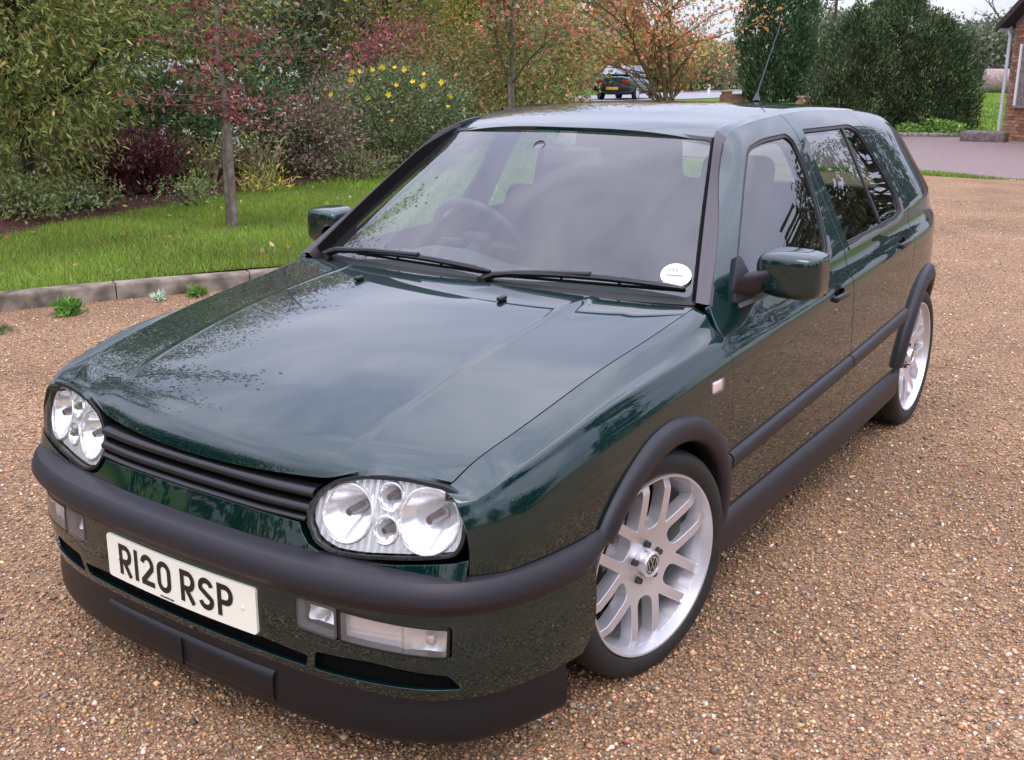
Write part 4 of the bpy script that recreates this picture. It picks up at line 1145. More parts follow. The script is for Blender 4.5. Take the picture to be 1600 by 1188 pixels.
bh = N(gm, 'ShaderNodeMath', operation='MULTIPLY_ADD'); L(gm, v2.outputs['Distance'], bh.inputs[0]); bh.inputs[1].default_value = .4; L(gm, v1.outputs['Distance'], bh.inputs[2])
bp = N(gm, 'ShaderNodeBump', Strength=.9, Distance=.006, invert=True); L(gm, bh.outputs[0], bp.inputs['Height']); L(gm, bp.outputs[0], bsdf(gm).inputs['Normal'])
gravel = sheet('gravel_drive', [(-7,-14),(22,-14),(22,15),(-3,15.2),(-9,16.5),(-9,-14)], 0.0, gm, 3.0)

field = mat('field_grass', (.10,.16,.03), .95, spec=.1)
noise_col(field, 1.2, [(.3,(.070,.125,.018)),(.5,(.10,.18,.03)),(.7,(.15,.19,.05))], 8)
base = []
n = 72
gp_ = [(CP[0]+r*math.cos(2*PI*k/n), CP[1]+r*math.sin(2*PI*k/n)) for r in (2, 8, 15, 22, 26, 29, 31, 33, 36, 39, 42, 45, 60, 120, 400, 1500) for k in range(n)]
F = [(i*n+k, (i+1)*n+k, (i+1)*n+(k+1) % n, i*n+(k+1) % n) for i in range(15) for k in range(n)]+[tuple(range(n))]
o = mesh_obj('ground', [(x, y, float(gz(x, y))-.012) for x, y in gp_], F, field, None, smooth=True); tag(o, kind='structure')

# tarmac drive at the right, with paler wheel tracks
tm = mat('tarmac', (.12,.10,.10), .85, spec=.3)
n_, r_ = noise_col(tm, 30, [(.3,(.150,.108,.100)),(.5,(.205,.148,.135)),(.7,(.26,.195,.175))], 8, bump=.3, bdist=.004)
tar = sheet('tarmac_drive', [(-10,17.4),(-3.2,14.75),(-1.0,14.9),(25,14.2),(25,21),(3.0,21.2),(-1.0,23.8),(-2.6,24.8),(-3.6,25.9),(-5.2,26.9),(-9,29.3),(-14,31.5),(-20,31)], .006, tm, 1.5, True)
# road with painted edge lines
rdm = mat('road_asphalt', (.22,.21,.22), .8); noise_col(rdm, 8, [(.3,(.22,.205,.22)),(.7,(.30,.28,.30))], 6)
RP = [pix(600,44), pix(760,45), pix(900,47), pix(1010,51), pix(1120,60), pix(1215,72), pix(1275,88), pix(1285,105), pix(1262,125), pix(1215,150)]
RP = np.array(RP); s_ = np.concatenate([[0], np.cumsum(np.linalg.norm(np.diff(RP, axis=0), axis=1))]); q = np.arange(0, s_[-1], 1.5)
RP = np.stack([pchip(s_, RP[:, 0], q), pchip(s_, RP[:, 1], q)], 1)
def ribbon(name, P, o0, o1, z, material, kind='structure', parent=None):
    t = np.gradient(P, axis=0); t /= np.linalg.norm(t, axis=1)[:, None]; nn = np.stack([t[:, 1], -t[:, 0]], 1)
    V = []
    for a, m_ in zip(P, nn):
        for o_ in (o0, o1): p = a+m_*o_; V.append((p[0], p[1], float(gz(*p))+z))
    F = [(2*i, 2*i+1, 2*i+3, 2*i+2) for i in range(len(P)-1)]
    o = mesh_obj(name, V, F, material, parent, smooth=True)
    if kind: o['kind'] = kind
    return o
road = ribbon('road', RP, -3.4, 3.4, .012, rdm)
lm = mat('road_paint', (.72,.72,.70), .7)
for o_ in (-3.1, 3.0): ribbon('road_edge_line', RP, o_, o_+.14, .018, lm, None, road)
for i in range(2, len(RP)-4, 4): ribbon('road_centre_line', RP[i:i+3], -.06, .06, .018, lm, None, road)

# lawn with a raised bed behind it
KP = np.array([(-6.35,-3.0),(-5.72,-1.1),(-5.18,.25),(-4.68,1.44),(-4.34,2.18),(-3.90,2.98),(-3.20,4.15),(-2.60,5.5),(-2.35,7.2),(-2.6,9.4),(-3.6,11.8),(-5.6,13.9),(-8,15.2)])
s_ = np.concatenate([[0], np.cumsum(np.linalg.norm(np.diff(KP, axis=0), axis=1))])
def kpt(q): return np.array([float(pchip(s_, KP[:, 0], [q])[0]), float(pchip(s_, KP[:, 1], [q])[0])])
km = mat('kerb_concrete', (.30,.25,.22), .9, spec=.2)
n_, r_ = noise_col(km, 7, [(.28,(.060,.055,.035)),(.42,(.14,.115,.085)),(.55,(.235,.19,.15)),(.72,(.34,.285,.23))], 12, bump=.5, bdist=.004)
kerb = empty('kerb', (-4.5, 2, 0)); kerb['kind'] = 'structure'
q = .0; ki = 0
while q < s_[-1]-.9:
    ln = .915; P0, P1, P2_, P3 = (kpt(q+.004), kpt(q+ln/3), kpt(q+2*ln/3), kpt(q+ln-.004)); P = np.array([P0, P1, P2_, P3])
    t = np.gradient(P, axis=0); t /= np.linalg.norm(t, axis=1)[:, None]; nn = np.stack([-t[:, 1], t[:, 0]], 1)
    dz = rng.uniform(-.004, .004); tl = rng.uniform(-.003,.003); V = []
    prof = [(-.006,-.08),(.0,.088),(.004,.102),(.014,.110),(.028,.113),(.118,.113),(.122,-.08)]
    for i in range(4):
        for (a, z) in prof: p = P[i]+nn[i]*(a+tl); V.append((p[0]+4.5, p[1]-2, z+dz))
    m_ = len(prof); F = [(i*m_+j, i*m_+j+1, (i+1)*m_+j+1, (i+1)*m_+j)[::-1] for i in range(3) for j in range(m_-1)]+[tuple(range(m_))[::-1], tuple(3*m_+j for j in range(m_))]
    mesh_obj('kerb_stone', V, F, km, kerb, smooth=True, sharp=50); q += ln; ki += 1
soil = mat('lawn_soil', (.05,.06,.02), 1.0, spec=0)
noise_col(soil, 3.0, [(.3,(.035,.055,.010)),(.5,(.055,.090,.014)),(.68,(.085,.095,.03)),(.8,(.11,.075,.045))], 8)
KL = [tuple(kpt(x)+np.array([-.125,.05])) for x in np.arange(0, s_[-1], .4)]
BED = [(-7.4,-3.0),(-6.95,.8),(-7.0,2.75),(-7.35,3.8),(-7.75,4.75),(-7.95,5.7),(-8.1,6.6),(-8.4,8.2),(-8.65,9.9),(-9.4,12.5),(-10.5,15.3)]
def lz(x, y): return .098+.018*np.sin(np.asarray(x)*1.7+np.asarray(y)*.9)+.012*np.sin(np.asarray(y)*2.3)
lawn = patch('lawn', lambda a, b: np.stack([np.asarray(a, float), np.asarray(b, float), lz(a, b)], 1), KL+BED[::-1], soil, None, step=.30, bstep=.25, flange=0); tag(lawn, kind='structure')
mulch = mat('bed_mulch', (.08,.045,.035), 1.0, spec=0); noise_col(mulch, 40, [(.3,(.030,.018,.014)),(.5,(.085,.045,.035)),(.65,(.16,.085,.065)),(.75,(.20,.14,.11))], 8, bump=.8, bdist=.02)
bed = patch('flower_bed', lambda a, b: np.stack([np.asarray(a, float), np.asarray(b, float), lz(a, b)+.02+.06*np.clip((-7.2-np.asarray(a)-.12*np.asarray(b))/1.0,0,1)], 1), BED+[(-14,16),(-17,10),(-16,0),(-14,-4)], mulch, None, step=.4, bstep=.3, flange=0); tag(bed, kind='structure')

# ------------------------------------------------------------------ foliage tools
def leaf_mat(name, transl=.25, rough=.6):
    m = bpy.data.materials.new(name); m.use_nodes = True; nt = m.node_tree; b = nt.nodes['Principled BSDF']
    a = nt.nodes.new('ShaderNodeAttribute'); a.attribute_name = 'tint'
    nt.links.new(a.outputs['Color'], b.inputs['Base Color']); b.inputs['Roughness'].default_value = rough; b.inputs['Specular IOR Level'].default_value = .35
    t = nt.nodes.new('ShaderNodeBsdfTranslucent'); nt.links.new(a.outputs['Color'], t.inputs[0])
    mx = nt.nodes.new('ShaderNodeMixShader'); mx.inputs[0].default_value = transl; o = nt.nodes['Material Output']
    nt.links.new(b.outputs[0], mx.inputs[1]); nt.links.new(t.outputs[0], mx.inputs[2]); nt.links.new(mx.outputs[0], o.inputs[0]); return m
LEAF = leaf_mat('leaf'); GRASS = leaf_mat('grass_blade', .35, .7)
PETAL = leaf_mat('petal', .3, .5)
def barkmat(name, c):
    m = mat(name, c, .9, spec=.2); noise_col(m, 14, [(.3, tuple(x*.45 for x in c)), (.6, c), (.8, tuple(min(1, x*1.5) for x in c))], 8, bump=.7, bdist=.01); return m
BARK = barkmat('bark_grey', (.19,.165,.12)); BARKD = barkmat('bark_dark', (.07,.055,.045)); STAKE = barkmat('stake_wood', (.20,.16,.13)); BRED = barkmat('bark_red', (.13,.03,.035))
def unit(n, r): v = r.normal(size=(n, 3)); return v/np.linalg.norm(v, axis=1)[:, None]
def pal(n, cols, r, jit=.22, gain=1.0):
    c = np.array([x[1:] for x in cols], float)*gain; w = np.array([x[0] for x in cols], float); w /= w.sum()
    k = r.choice(len(cols), n, p=w); v = c[k]*np.exp(r.normal(0, jit, (n, 1)))*(1+r.normal(0, .08, (n, 3)))
    return np.clip(v, .002, .95)
def leaves(name, P, size, cols, parent, r, aspect=.5, droop=0.0, up=0.0, material=None, out=None, jit=.22, fold=True):
    """leaf blades: each a pointed blade of two halves folded along the midrib"""
    n = len(P); d = unit(n, r)
    if out is not None: d = d*.8+out*.8
    d[:, 2] -= droop; d[:, 2] += up; d /= np.linalg.norm(d, axis=1)[:, None]
    b = np.cross(d, unit(n, r)); b /= np.maximum(np.linalg.norm(b, axis=1), 1e-6)[:, None]
    nn = np.cross(d, b)
    s = size*r.uniform(.6, 1.3, (n, 1)); w = s*aspect*.5
    c = np.asarray(cols) if isinstance(cols, np.ndarray) else pal(n, cols, r, jit)
    base, tip = P-d*s*.5, P+d*s*.5; m1, m2 = P-d*s*.05+b*w+nn*w*.35, P-d*s*.05-b*w+nn*w*.35
    if fold:
        V = np.stack([base, m1, tip, m2], 1).reshape(-1, 3); i = np.arange(n)[:, None]*4
        F = np.concatenate([i+np.array([[0,1,2]]), i+np.array([[0,2,3]])], 1).reshape(-1, 3); c = np.repeat(c, 2, 0)
    else:
        V = np.stack([base, m1, tip, m2], 1).reshape(-1, 3); F = np.arange(n*4).reshape(-1, 4)
    return np_obj(name, V, F, material or LEAF, parent, c)
def blob(n, c, rxyz, r, shell=.5, lump=.25, seed=0, cut=None):
    """points in a lumpy shell of an ellipsoid; returns points and outward dirs"""
    u = unit(n, r); ph = np.random.default_rng(seed).uniform(0, 6.28, (5, 3)); k = np.random.default_rng(seed+1).uniform(1.5, 4.5, (5, 3))
    l = sum(np.sin(u[:, 0]*k[i, 0]+ph[i, 0])*np.sin(u[:, 1]*k[i, 1]+ph[i, 1])*np.sin(u[:, 2]*k[i, 2]+ph[i, 2]) for i in range(5))
    rad_ = (shell+(1-shell)*r.uniform(0, 1, n)**.6)*(1+lump*l)
    P = u*rad_[:, None]*np.array(rxyz)+np.array(c)
    if cut is not None: k_ = P[:, 2] > cut; P, u = P[k_], u[k_]
    return P, u
def clumps(nc, per, c, rxyz, r, spread=.18, shell=.45, seed=0, cut=None, lump=.2):
    C_, u = blob(nc, c, rxyz, r, shell, lump, seed, cut)
    P = np.repeat(C_, per, 0)+r.normal(0, spread, (len(C_)*per, 3))*np.array([1,1,.7]); 
    o = np.repeat(u, per, 0); sh = np.repeat(np.exp(r.normal(0, .16, len(C_))), per)
    return P, o, sh, C_
def tubes_np(segs, n=6):
    V = []; F = []; b = 0
    for (p, q_, r0, r1) in segs:
        p, q_ = np.array(p, float), np.array(q_, float); t = q_-p; t /= max(np.linalg.norm(t), 1e-9); a = np.cross(t, [0.3,.1,1] if abs(t[2]) < .9 else [1,0,0]); a /= np.linalg.norm(a); c = np.cross(t, a)
        for (x, rr) in ((p, r0), (q_, r1)):
            for k in range(n): V.append(x+(a*math.cos(2*PI*k/n)+c*math.sin(2*PI*k/n))*rr)
        F += [(b+k, b+(k+1) % n, b+n+(k+1) % n, b+n+k) for k in range(n)]; b += 2*n
    return np.array(V), np.array(F)
def branch_tree(r, base, height, r0, levels=4, spread=.55, nb=3, upb=.35, first=.35, lean=(0,0), wig=.25, decay=.72):
    """recursive limbs; returns segments and end points"""
    segs = []; tips = []
    def grow(p, d, ln, rr, lv):
        steps = 4 if lv == 0 else 3; q_ = p.copy()
        for i in range(steps):
            d = d+r.normal(0, wig*(.25 if lv == 0 else 1)*.35, 3); d[2] += upb*.10*lv; d /= np.linalg.norm(d)
            e = q_+d*ln/steps; rn = rr*(1-.5*(i+1)/steps); segs.append((q_, e, rr*(1-.5*i/steps), rn)); q_ = e
            if lv < levels and (lv > 0 or (i+1)/steps > first):
                for _ in range(1 if (lv > 0) else nb-1):
                    nd = d+r.normal(0, spread, 3); nd[2] = abs(nd[2])*.6+.15; nd /= np.linalg.norm(nd)
                    grow(q_.copy(), nd, ln*decay*r.uniform(.5, .9), rn*.62, lv+1)
            elif lv >= levels-1: tips.append(q_.copy())
        if lv < levels: 
            for _ in range(2):
                nd = d+r.normal(0, spread*.7, 3); nd /= np.linalg.norm(nd); grow(q_.copy(), nd, ln*decay*r.uniform(.6, .95), rr*.45, lv+1)
        tips.append(q_.copy())
    grow(np.array(base, float), np.array([lean[0], lean[1], 1.0]), height, r0, 0)
    return segs, np.array(tips)
def thing(name, loc, label, cat, group=None): return tag(empty(name, loc), label, cat, group)
def loc_tree(name, base, label, cat, group, segs, P, size, cols, r, bark=None, out=None, sh=None, nm='foliage', stem='trunk', nseg=6, **kw):
    t = thing(name, tuple(base), label, cat, group); b = np.array(base)
    if segs:
        V, F = tubes_np(segs, nseg); np_obj(stem, V-b, F, bark or BARK, t, smooth=True)
    if P is not None and len(P):
        c = cols if isinstance(cols, np.ndarray) else pal(len(P), cols, r, gain=1.42)
        if sh is not None: c = np.clip(c*sh[:, None], .002, .9)
        leaves(nm, P-b, size, c, t, r, out=out, **kw)
    return t

# colour sets (weight, r, g, b)
OLIVE = [(4,.115,.135,.030),(3,.16,.17,.045),(2,.075,.10,.025),(1,.24,.20,.06)]
WILLOW = [(4,.145,.170,.038),(3,.21,.22,.060),(2,.08,.115,.028),(.5,.30,.24,.08),(.15,.40,.17,.07)]
GREYG = [(4,.115,.120,.070),(3,.085,.095,.050),(2,.15,.14,.09),(.4,.30,.10,.08)]
YGREEN = [(4,.19,.22,.035),(3,.25,.24,.045),(2,.12,.15,.03),(.6,.40,.22,.06)]
DARKG = [(4,.028,.050,.018),(3,.045,.072,.022),(1,.07,.095,.03)]
CONIF = [(4,.026,.046,.018),(3,.046,.074,.026),(2,.090,.110,.042),(1,.018,.032,.015)]
AUTUMN = [(4,.40,.17,.075),(3,.30,.20,.07),(2,.20,.19,.05),(2,.50,.15,.08),(1,.14,.15,.045)]
MIXRED = [(3,.16,.15,.06),(3,.105,.125,.045),(2,.32,.13,.085),(1,.45,.09,.06),(1,.28,.22,.07)]
PURPLE = [(4,.175,.045,.045),(3,.115,.035,.038),(2,.24,.075,.060),(1,.10,.06,.035)]

# --- grass blades of the lawn
def in_lawn(P): return in_poly(P, KL+BED[::-1])
def grass(n, box, h, w, seed, cond, cols, zf, name='grass_blades', dens=None):
    r = np.random.default_rng(seed)
    P = np.stack([r.uniform(box[0], box[1], n), r.uniform(box[2], box[3], n)], 1)
    P = P[cond(P)]
    if dens is not None: P = P[r.uniform(0, 1, len(P)) < dens(P)]
    n = len(P); z = zf(P[:, 0], P[:, 1])
    a = r.uniform(0, 2*PI, n); pat = .5+.5*np.sin(P[:, 0]*2.1+3*np.sin(P[:, 1]*.8))*np.sin(P[:, 1]*1.7+2*np.sin(P[:, 0]*1.1))
    hh = h*r.uniform(.5, 1.25, n)*(.75+.5*pat); ww = w*r.uniform(.7, 1.3, n)
    lean_ = np.abs(r.normal(0, .5, n)); la = r.uniform(0, 2*PI, n)
    B = np.stack([P[:, 0], P[:, 1], z-.005], 1); side_ = np.stack([np.cos(a), np.sin(a), 0*a], 1)*ww[:, None]*.5
    T = B+np.stack([np.cos(la)*lean_*hh, np.sin(la)*lean_*hh, hh], 1)
    V = np.stack([B-side_, B+side_, T], 1).reshape(-1, 3); c = pal(n, cols, r, .20)
    c = c*(.80+.40*pat)[:, None]
    o = np_obj(name, V, np.arange(3*n).reshape(-1, 3), GRASS, None, c); tag(o, kind='stuff'); return o
LG = [(5,.185,.300,.030),(4,.235,.350,.042),(2,.115,.190,.022),(1.5,.34,.35,.10),(.8,.36,.28,.14)]
bare = lambda P: np.clip(1.25-1.1*np.exp(-(((P[:, 0]+6.1)/.55)**2+((P[:, 1]-3.7)/.25)**2))-1.0*np.exp(-(((P[:, 0]+5.35)/.25)**2+((P[:, 1]-4.3)/.18)**2))-.9*np.exp(-(((P[:, 0]+5.4)/.35)**2+((P[:, 1]-3.05)/.16)**2))-.8*np.exp(-(((P[:, 0]+6.9)/.3)**2+((P[:, 1]-4.5)/.4)**2)), 0, 1)
grass(330000, (-9.2,-2.3,-.2,7.5), .055, .0085, 3, in_lawn, LG, lz, dens=bare)
grass(90000, (-10.5,-2.3,7.5,15), .07, .016, 4, in_lawn, LG, lz)
# lawn beyond the right-hand drive and verges
LG2 = [(5,.19,.31,.04),(3,.25,.37,.06),(2,.13,.21,.03),(1,.33,.32,.12)]
o = grass(16000, (-3.9,-.2,14.55,15.15), .07, .014, 5, lambda P: np.abs(P[:, 1]-(14.80+.12*np.sin(P[:, 0]*2))) < .11+.09*np.sin(P[:, 0]*3.1+1), LG2, lambda x, y: 0*x, dens=lambda P: np.clip((-.7-P[:, 0])*.6, .05, 1)); o['kind'] = 'stuff'
vg = [pix(1490,27.6), pix(1600,25.2), pix(1600,80), pix(1490,80)]
grass(60000, (-14,0,24,60), .10, .05, 6, lambda P: in_poly(P, vg), LG2, gz)
# fallen leaves on lawn and bed edge
r = np.random.default_rng(21); P = np.stack([r.uniform(-8.6,-4.2,260), r.uniform(1.0,9.5,260)], 1); P = P[in_lawn(P)]
P3_ = np.stack([P[:, 0], P[:, 1], lz(P[:, 0], P[:, 1])+.035], 1)
tag(leaves('fallen_leaves', P3_, .055, [(3,.38,.17,.08),(2,.30,.12,.06),(1,.55,.38,.20)], None, r, aspect=.7), kind='stuff')

# --- loose stones of the drive near the camera
def pebbles(n, seed):
    r = np.random.default_rng(seed)
    rr = 1.1+13.0*r.uniform(0, 1, n)**1.25; a = rad(90)+YAW+r.uniform(-.62, .62, n)
    P = np.stack([CP[0]+rr*np.cos(a), CP[1]+rr*np.sin(a)], 1)
    k = ~in_poly(P, [tuple(kpt(x)+np.array([.03,0])) for x in np.arange(0, s_[-1], .4)]+BED[::-1]); P = P[k]
    k = ~((np.abs(P[:, 0]) < .62) & (P[:, 1] > -.55) & (P[:, 1] < 3.2)); P = P[k]; n = len(P)
    s = .0045*np.exp(r.normal(0, .32, n)); base = np.array([(1,0,0),(-1,0,0),(0,1,0),(0,-1,0),(0,0,1),(0,0,-1)], float)
    V = base[None]*(s[:, None, None]*r.uniform(.65, 1.25, (n, 6, 1)))
    V[:, :, 0] *= r.uniform(.8, 1.5, (n, 1)); V[:, :, 2] *= .75
    an = r.uniform(0, PI, n); c, sn = np.cos(an)[:, None], np.sin(an)[:, None]; tl = r.normal(0, .4, n)[:, None]
    x, y, z = V[:, :, 0].copy(), V[:, :, 1].copy(), V[:, :, 2].copy(); x, z = x*np.cos(tl)-z*np.sin(tl), x*np.sin(tl)+z*np.cos(tl)
    V[:, :, 0] = x*c-y*sn; V[:, :, 1] = x*sn+y*c; V[:, :, 2] = z
    V += np.stack([P[:, 0], P[:, 1], s*.35], 1)[:, None, :]
    Fq = np.array([(0,2,4),(2,1,4),(1,3,4),(3,0,4),(2,0,5),(1,2,5),(3,1,5),(0,3,5)]); F = (np.arange(n)[:, None, None]*6+Fq[None]).reshape(-1, 3)
    cols = [(3,.40,.245,.125),(3,.30,.18,.10),(2.5,.49,.31,.17),(1.8,.21,.14,.10),(1.8,.53,.38,.255),(.7,.14,.115,.105),(.35,.70,.62,.54),(1.0,.36,.17,.09)]
    return V.reshape(-1, 3), F, np.repeat(pal(n, cols, r, .22)*np.array([1.14,1.09,1.02]), 8, 0)
PEB = bpy.data.materials.new('stone'); PEB.use_nodes = True
_a = N(PEB, 'ShaderNodeAttribute'); _a.attribute_name = 'tint'; L(PEB, _a.outputs['Color'], bsdf(PEB).inputs['Base Color']); bsdf(PEB).inputs['Roughness'].default_value = .55
V, F, c = pebbles(190000, 11); tag(np_obj('loose_gravel', V, F, PEB, None, c), kind='stuff')

# weeds at the kerb
def weed(x, y, label, cols, h, n, seed, z=0.0, size=.05, w=.10):
    r = np.random.default_rng(seed); P, o_ = blob(n, (x, y, z+h*.35), (w, w, h*.6), r, .3, .2, seed, cut=z)
    return loc_tree('weed', (x, y, z), label, 'weed', 'weeds along the kerb', [((x, y, z), (x, y, z+h*.4), .004, .002)], P, size, cols, r, out=o_, up=.6, aspect=.3, stem='stem', bark=BARKD)
weed(-4.24,1.66,'bushy green tuft of weed against the kerb, leftmost on the gravel', [(3,.10,.22,.03),(2,.06,.15,.02)], .12, 420, 31, w=.10)
weed(-4.10,2.26,'small weed with pale whitish leaves at the kerb joint', [(3,.42,.48,.40),(1,.12,.22,.05)], .075, 90, 32, size=.045, w=.05)
weed(-4.02,2.50,'low green weed at the kerb just right of the pale weed', [(3,.10,.19,.04),(2,.14,.20,.05)], .09, 200, 33, w=.07)
weed(-4.16,1.10,'flat dark weed spreading on the gravel away from the kerb', [(3,.07,.11,.04),(2,.16,.13,.07)], .035, 160, 34, w=.13)

# --- young purple-leaved tree with its stake
B = (-5.93,4.50,.10); r = np.random.default_rng(41)
segs = [((-5.93,4.50,.08),(-5.93,4.50,.70),.056,.050),((-5.93,4.50,.70),(-5.915,4.51,1.15),.050,.042),((-5.915,4.51,1.15),(-5.94,4.50,1.7),.030,.024),((-5.94,4.50,1.7),(-5.90,4.5,2.4),.024,.018),((-5.90,4.50,2.4),(-5.93,4.5,3.7),.018,.006)]
P = []
for k in range(60):
    z = 1.12+2.5*r.uniform(0, 1)**1.5; a = r.uniform(0, 2*PI); ln = r.uniform(.40, 1.0)*(1-.35*abs(z-1.7)/2)
    p = np.array([-5.93, 4.50, z]); d = np.array([math.cos(a), math.sin(a), r.uniform(-.12,.35)])
    prev = p; 
    for j in range(4):
        e = prev+d*ln/4+r.normal(0, .02, 3); segs.append((prev, e, .0065*(1-j*.2), .0065*(1-(j+1)*.22))); 
        for _ in range(int(10)): P.append(e+r.normal(0, .060, 3)*np.array([1,1,.6]))
        prev = e
P = np.array(P)
pt = loc_tree('purple_leaved_tree', B, 'slim young tree with sparse purple red leaves and grey trunk standing on the lawn', 'tree', None, segs, P, .052, PURPLE, r, bark=BARK, aspect=.6)
st = MB(); st.tube([(-5.845,4.46,.05),(-5.85,4.465,1.20)], [.034,.032], 12); so = st.build('tree_stake', STAKE); tag(so, 'round wooden stake tied beside the purple leaved tree on the lawn', 'stake')
tie = MB(); tie.tube([(-5.93+.062*math.cos(t), 4.50+.055*math.sin(t), 1.12) for t in np.linspace(0, 2*PI, 17)], .010, 6); tag(tie.build('tree_tie', M['black']), 'black rubber tie round the purple leaved tree trunk', 'tree tie')

# --- shrubs of the bed
def shrub(name, px, d, w, dep, h, cols, size, n, label, cat='shrub', group='shrubs in the flower bed', seed=0, per=14, spread=.10, aspect=.5, stems=14, bark=None, z0=.13, base_y=None, lump=.25, shell=.45, droop=0.0, up=.15, rot=None):
    r = np.random.default_rng(seed); x, y = pix(px, d); nc = max(1, n//per)
    ct = (x, y, z0+h*.48); P, o_, sh, C_ = clumps(nc, per, ct, (w/2, dep/2, h*.55), r, spread, shell, seed, cut=z0+.03, lump=lump)
    segs = []
    for k in range(stems):
        t = C_[r.integers(len(C_))]; b = np.array([x+r.normal(0, w*.08), y+r.normal(0, w*.08), z0]); m_ = (b+t)/2+np.array([0,0,h*.12]); segs += [(b, m_, .014, .010), (m_, t, .010, .004)]
    return loc_tree(name, (x, y, z0-.02), label, cat, group, segs, P, size, cols, r, bark=bark or BARKD, out=o_, sh=sh, aspect=aspect, stem='stems', droop=droop, up=up)
HYP = [(4,.085,.120,.045),(3,.055,.085,.030),(2,.14,.16,.065),(1,.19,.15,.08)]
hy = shrub('yellow_flowered_shrub', 618, 16.3, 2.5, 2.2, 1.50, HYP, .060, 15000, 'rounded green shrub dotted with yellow five-petalled flowers beyond the lawn', seed=51, per=12, spread=.09, lump=.12)
# the flowers, each a cup of five petals
hx_, hyy = pix(618, 16.3)
def pix3(px, py, d):
    D = _F+_R*(px-800)/1654.0-_U*(py-594)/1654.0; k = d/np.dot(D[:2], np.array([-math.sin(YAW), math.cos(YAW)])); return CP+D*k
fl_px = [(517,148),(542,155),(575,154),(607,148),(593,125),(551,112),(562,112),(582,109),(598,105),(617,106),(632,109),(645,128),(661,134),(662,116),(620,133),(700,167),(612,188),(548,125),(704,150),(690,129)]
petals = [(1,.85,.62,.03),(1,.80,.50,.02)]
r = np.random.default_rng(52)
proto = None
for (a, b_) in fl_px:
    p = pix3(a, b_, 15.25+r.uniform(-.1,.1)); s = .045*r.uniform(.65, 1.15)
    V = []; F = []; fwd = np.array([.546,-.79,.35]); fwd = fwd+r.normal(0,.3,3); fwd /= np.linalg.norm(fwd); e1 = np.cross(fwd, [0,0,1]); e1 /= np.linalg.norm(e1); e2 = np.cross(fwd, e1)
    for k in range(5):
        t = 2*PI*k/5+r.uniform(0,.3); dd = e1*math.cos(t)+e2*math.sin(t); tt = -e1*math.sin(t)+e2*math.cos(t); b0 = len(V)
        V += [p*0, dd*s*.55+tt*s*.36+fwd*s*.18, dd*s+fwd*s*.30, dd*s*.55-tt*s*.36+fwd*s*.18]; F.append((b0, b0+1, b0+2, b0+3))
    o = np_obj('flower', np.array(V), np.array(F), PETAL, hy, pal(5, petals, r, .08)); o.location = tuple(p-np.array(hy.location))
# shrub with white flower heads
VIB = [(4,.060,.095,.030),(3,.040,.065,.022),(2,.10,.13,.05)]
vb = shrub('white_flowered_shrub', 240, 13.6, 2.6, 1.8, 1.55, VIB, .075, 11000, 'dark green shrub with scattered small white flower heads left of the purple tree', seed=53, spread=.10)
vx = shrub('white_flowered_shrub', 400, 15.0, 1.6, 1.5, 1.30, VIB, .07, 6000, 'dark green shrub with white flecks directly behind the purple tree trunk', seed=54)
def flecks(parent, n, c, rx, seed, size, cols, name, zmin=.9):
    r = np.random.default_rng(seed); P, u = blob(n*6, c, rx, r, .9, .1, seed); k = (u@np.array([.5,-.8,.45]) > .1) & (P[:, 2] > zmin*.7); P = P[k][:n]
    Q = np.repeat(P, 9, 0)+r.normal(0, .022, (len(P)*9, 3)); o = leaves(name, Q-np.array(parent.location), size, cols, parent, r, aspect=.8, material=PETAL); o['kind'] = 'stuff'; return o
x, y = pix(240, 13.6); flecks(vb, 85, (x, y, .85), (1.50,1.10,.92), 55, .040, [(1,.72,.70,.66),(1,.55,.50,.45)], 'flower_heads')
x, y = pix(400, 15.0); flecks(vx, 26, (x, y, .78), (.98,.92,.80), 56, .036, [(1,.72,.68,.64)], 'flower_heads')
# red-stemmed dogwood: a fan of thin crimson stems
def fan(name, px, d, w, h, n, label, bark, seed, leafc, nl=500, lsize=.05, z0=.12):
    r = np.random.default_rng(seed); x, y = pix(px, d); segs = []; P = []
    for k in range(n):
        a = r.uniform(0, 2*PI); sp = r.uniform(.1, .55)*w; b = np.array([x+r.normal(0,.07), y+r.normal(0,.07), z0]); e = b+np.array([math.cos(a)*sp, math.sin(a)*sp, h*r.uniform(.55,1.05)]); m_ = (b+e)/2+np.array([0,0,.06]); segs += [(b, m_, .008, .006), (m_, e, .006, .003)]
        for _ in range(max(1, nl//n)): P.append(m_+(e-m_)*r.uniform(0, 1)+r.normal(0,.04,3))
    return loc_tree(name, (x, y, z0-.02), label, 'shrub', 'shrubs in the flower bed', segs, np.array(P), lsize, leafc, r, bark=bark, stem='stems', nseg=4)
REDL = [(3,.13,.035,.045),(2,.09,.03,.035),(1,.16,.10,.06)]
fan('red_stemmed_shrub', 160, 12.0, 1.5, .85, 150, 'low tangle of crimson stems at the left of the bed', BRED, 61, REDL, 1500)
fan('red_stemmed_shrub', 232, 12.3, 1.1, .80, 120, 'upright fan of crimson stems below the white flowered shrub', BRED, 62, REDL, 500)
fan('tall_magenta_perennial', 490, 20.0, 1.6, 1.7, 80, 'tall pinkish purple stems behind the yellow flowered shrub', BRED, 63, [(3,.28,.09,.13),(2,.18,.08,.09)], 1500, .06)
DRY = barkmat('dry_stem', (.32,.24,.15))
fan('dry_stemmed_perennial', 400, 13.6, .9, .65, 70, 'bleached dry stalks behind the foot of the purple tree', DRY, 64, [(2,.34,.26,.12),(2,.12,.16,.05)], 400)
fan('dry_stemmed_perennial', 310, 12.8, .9, .70, 60, 'straw coloured stalks with small yellow flowers left of the purple tree', DRY, 65, [(2,.15,.18,.06),(1,.34,.26,.12),(.25,.85,.65,.03)], 600)
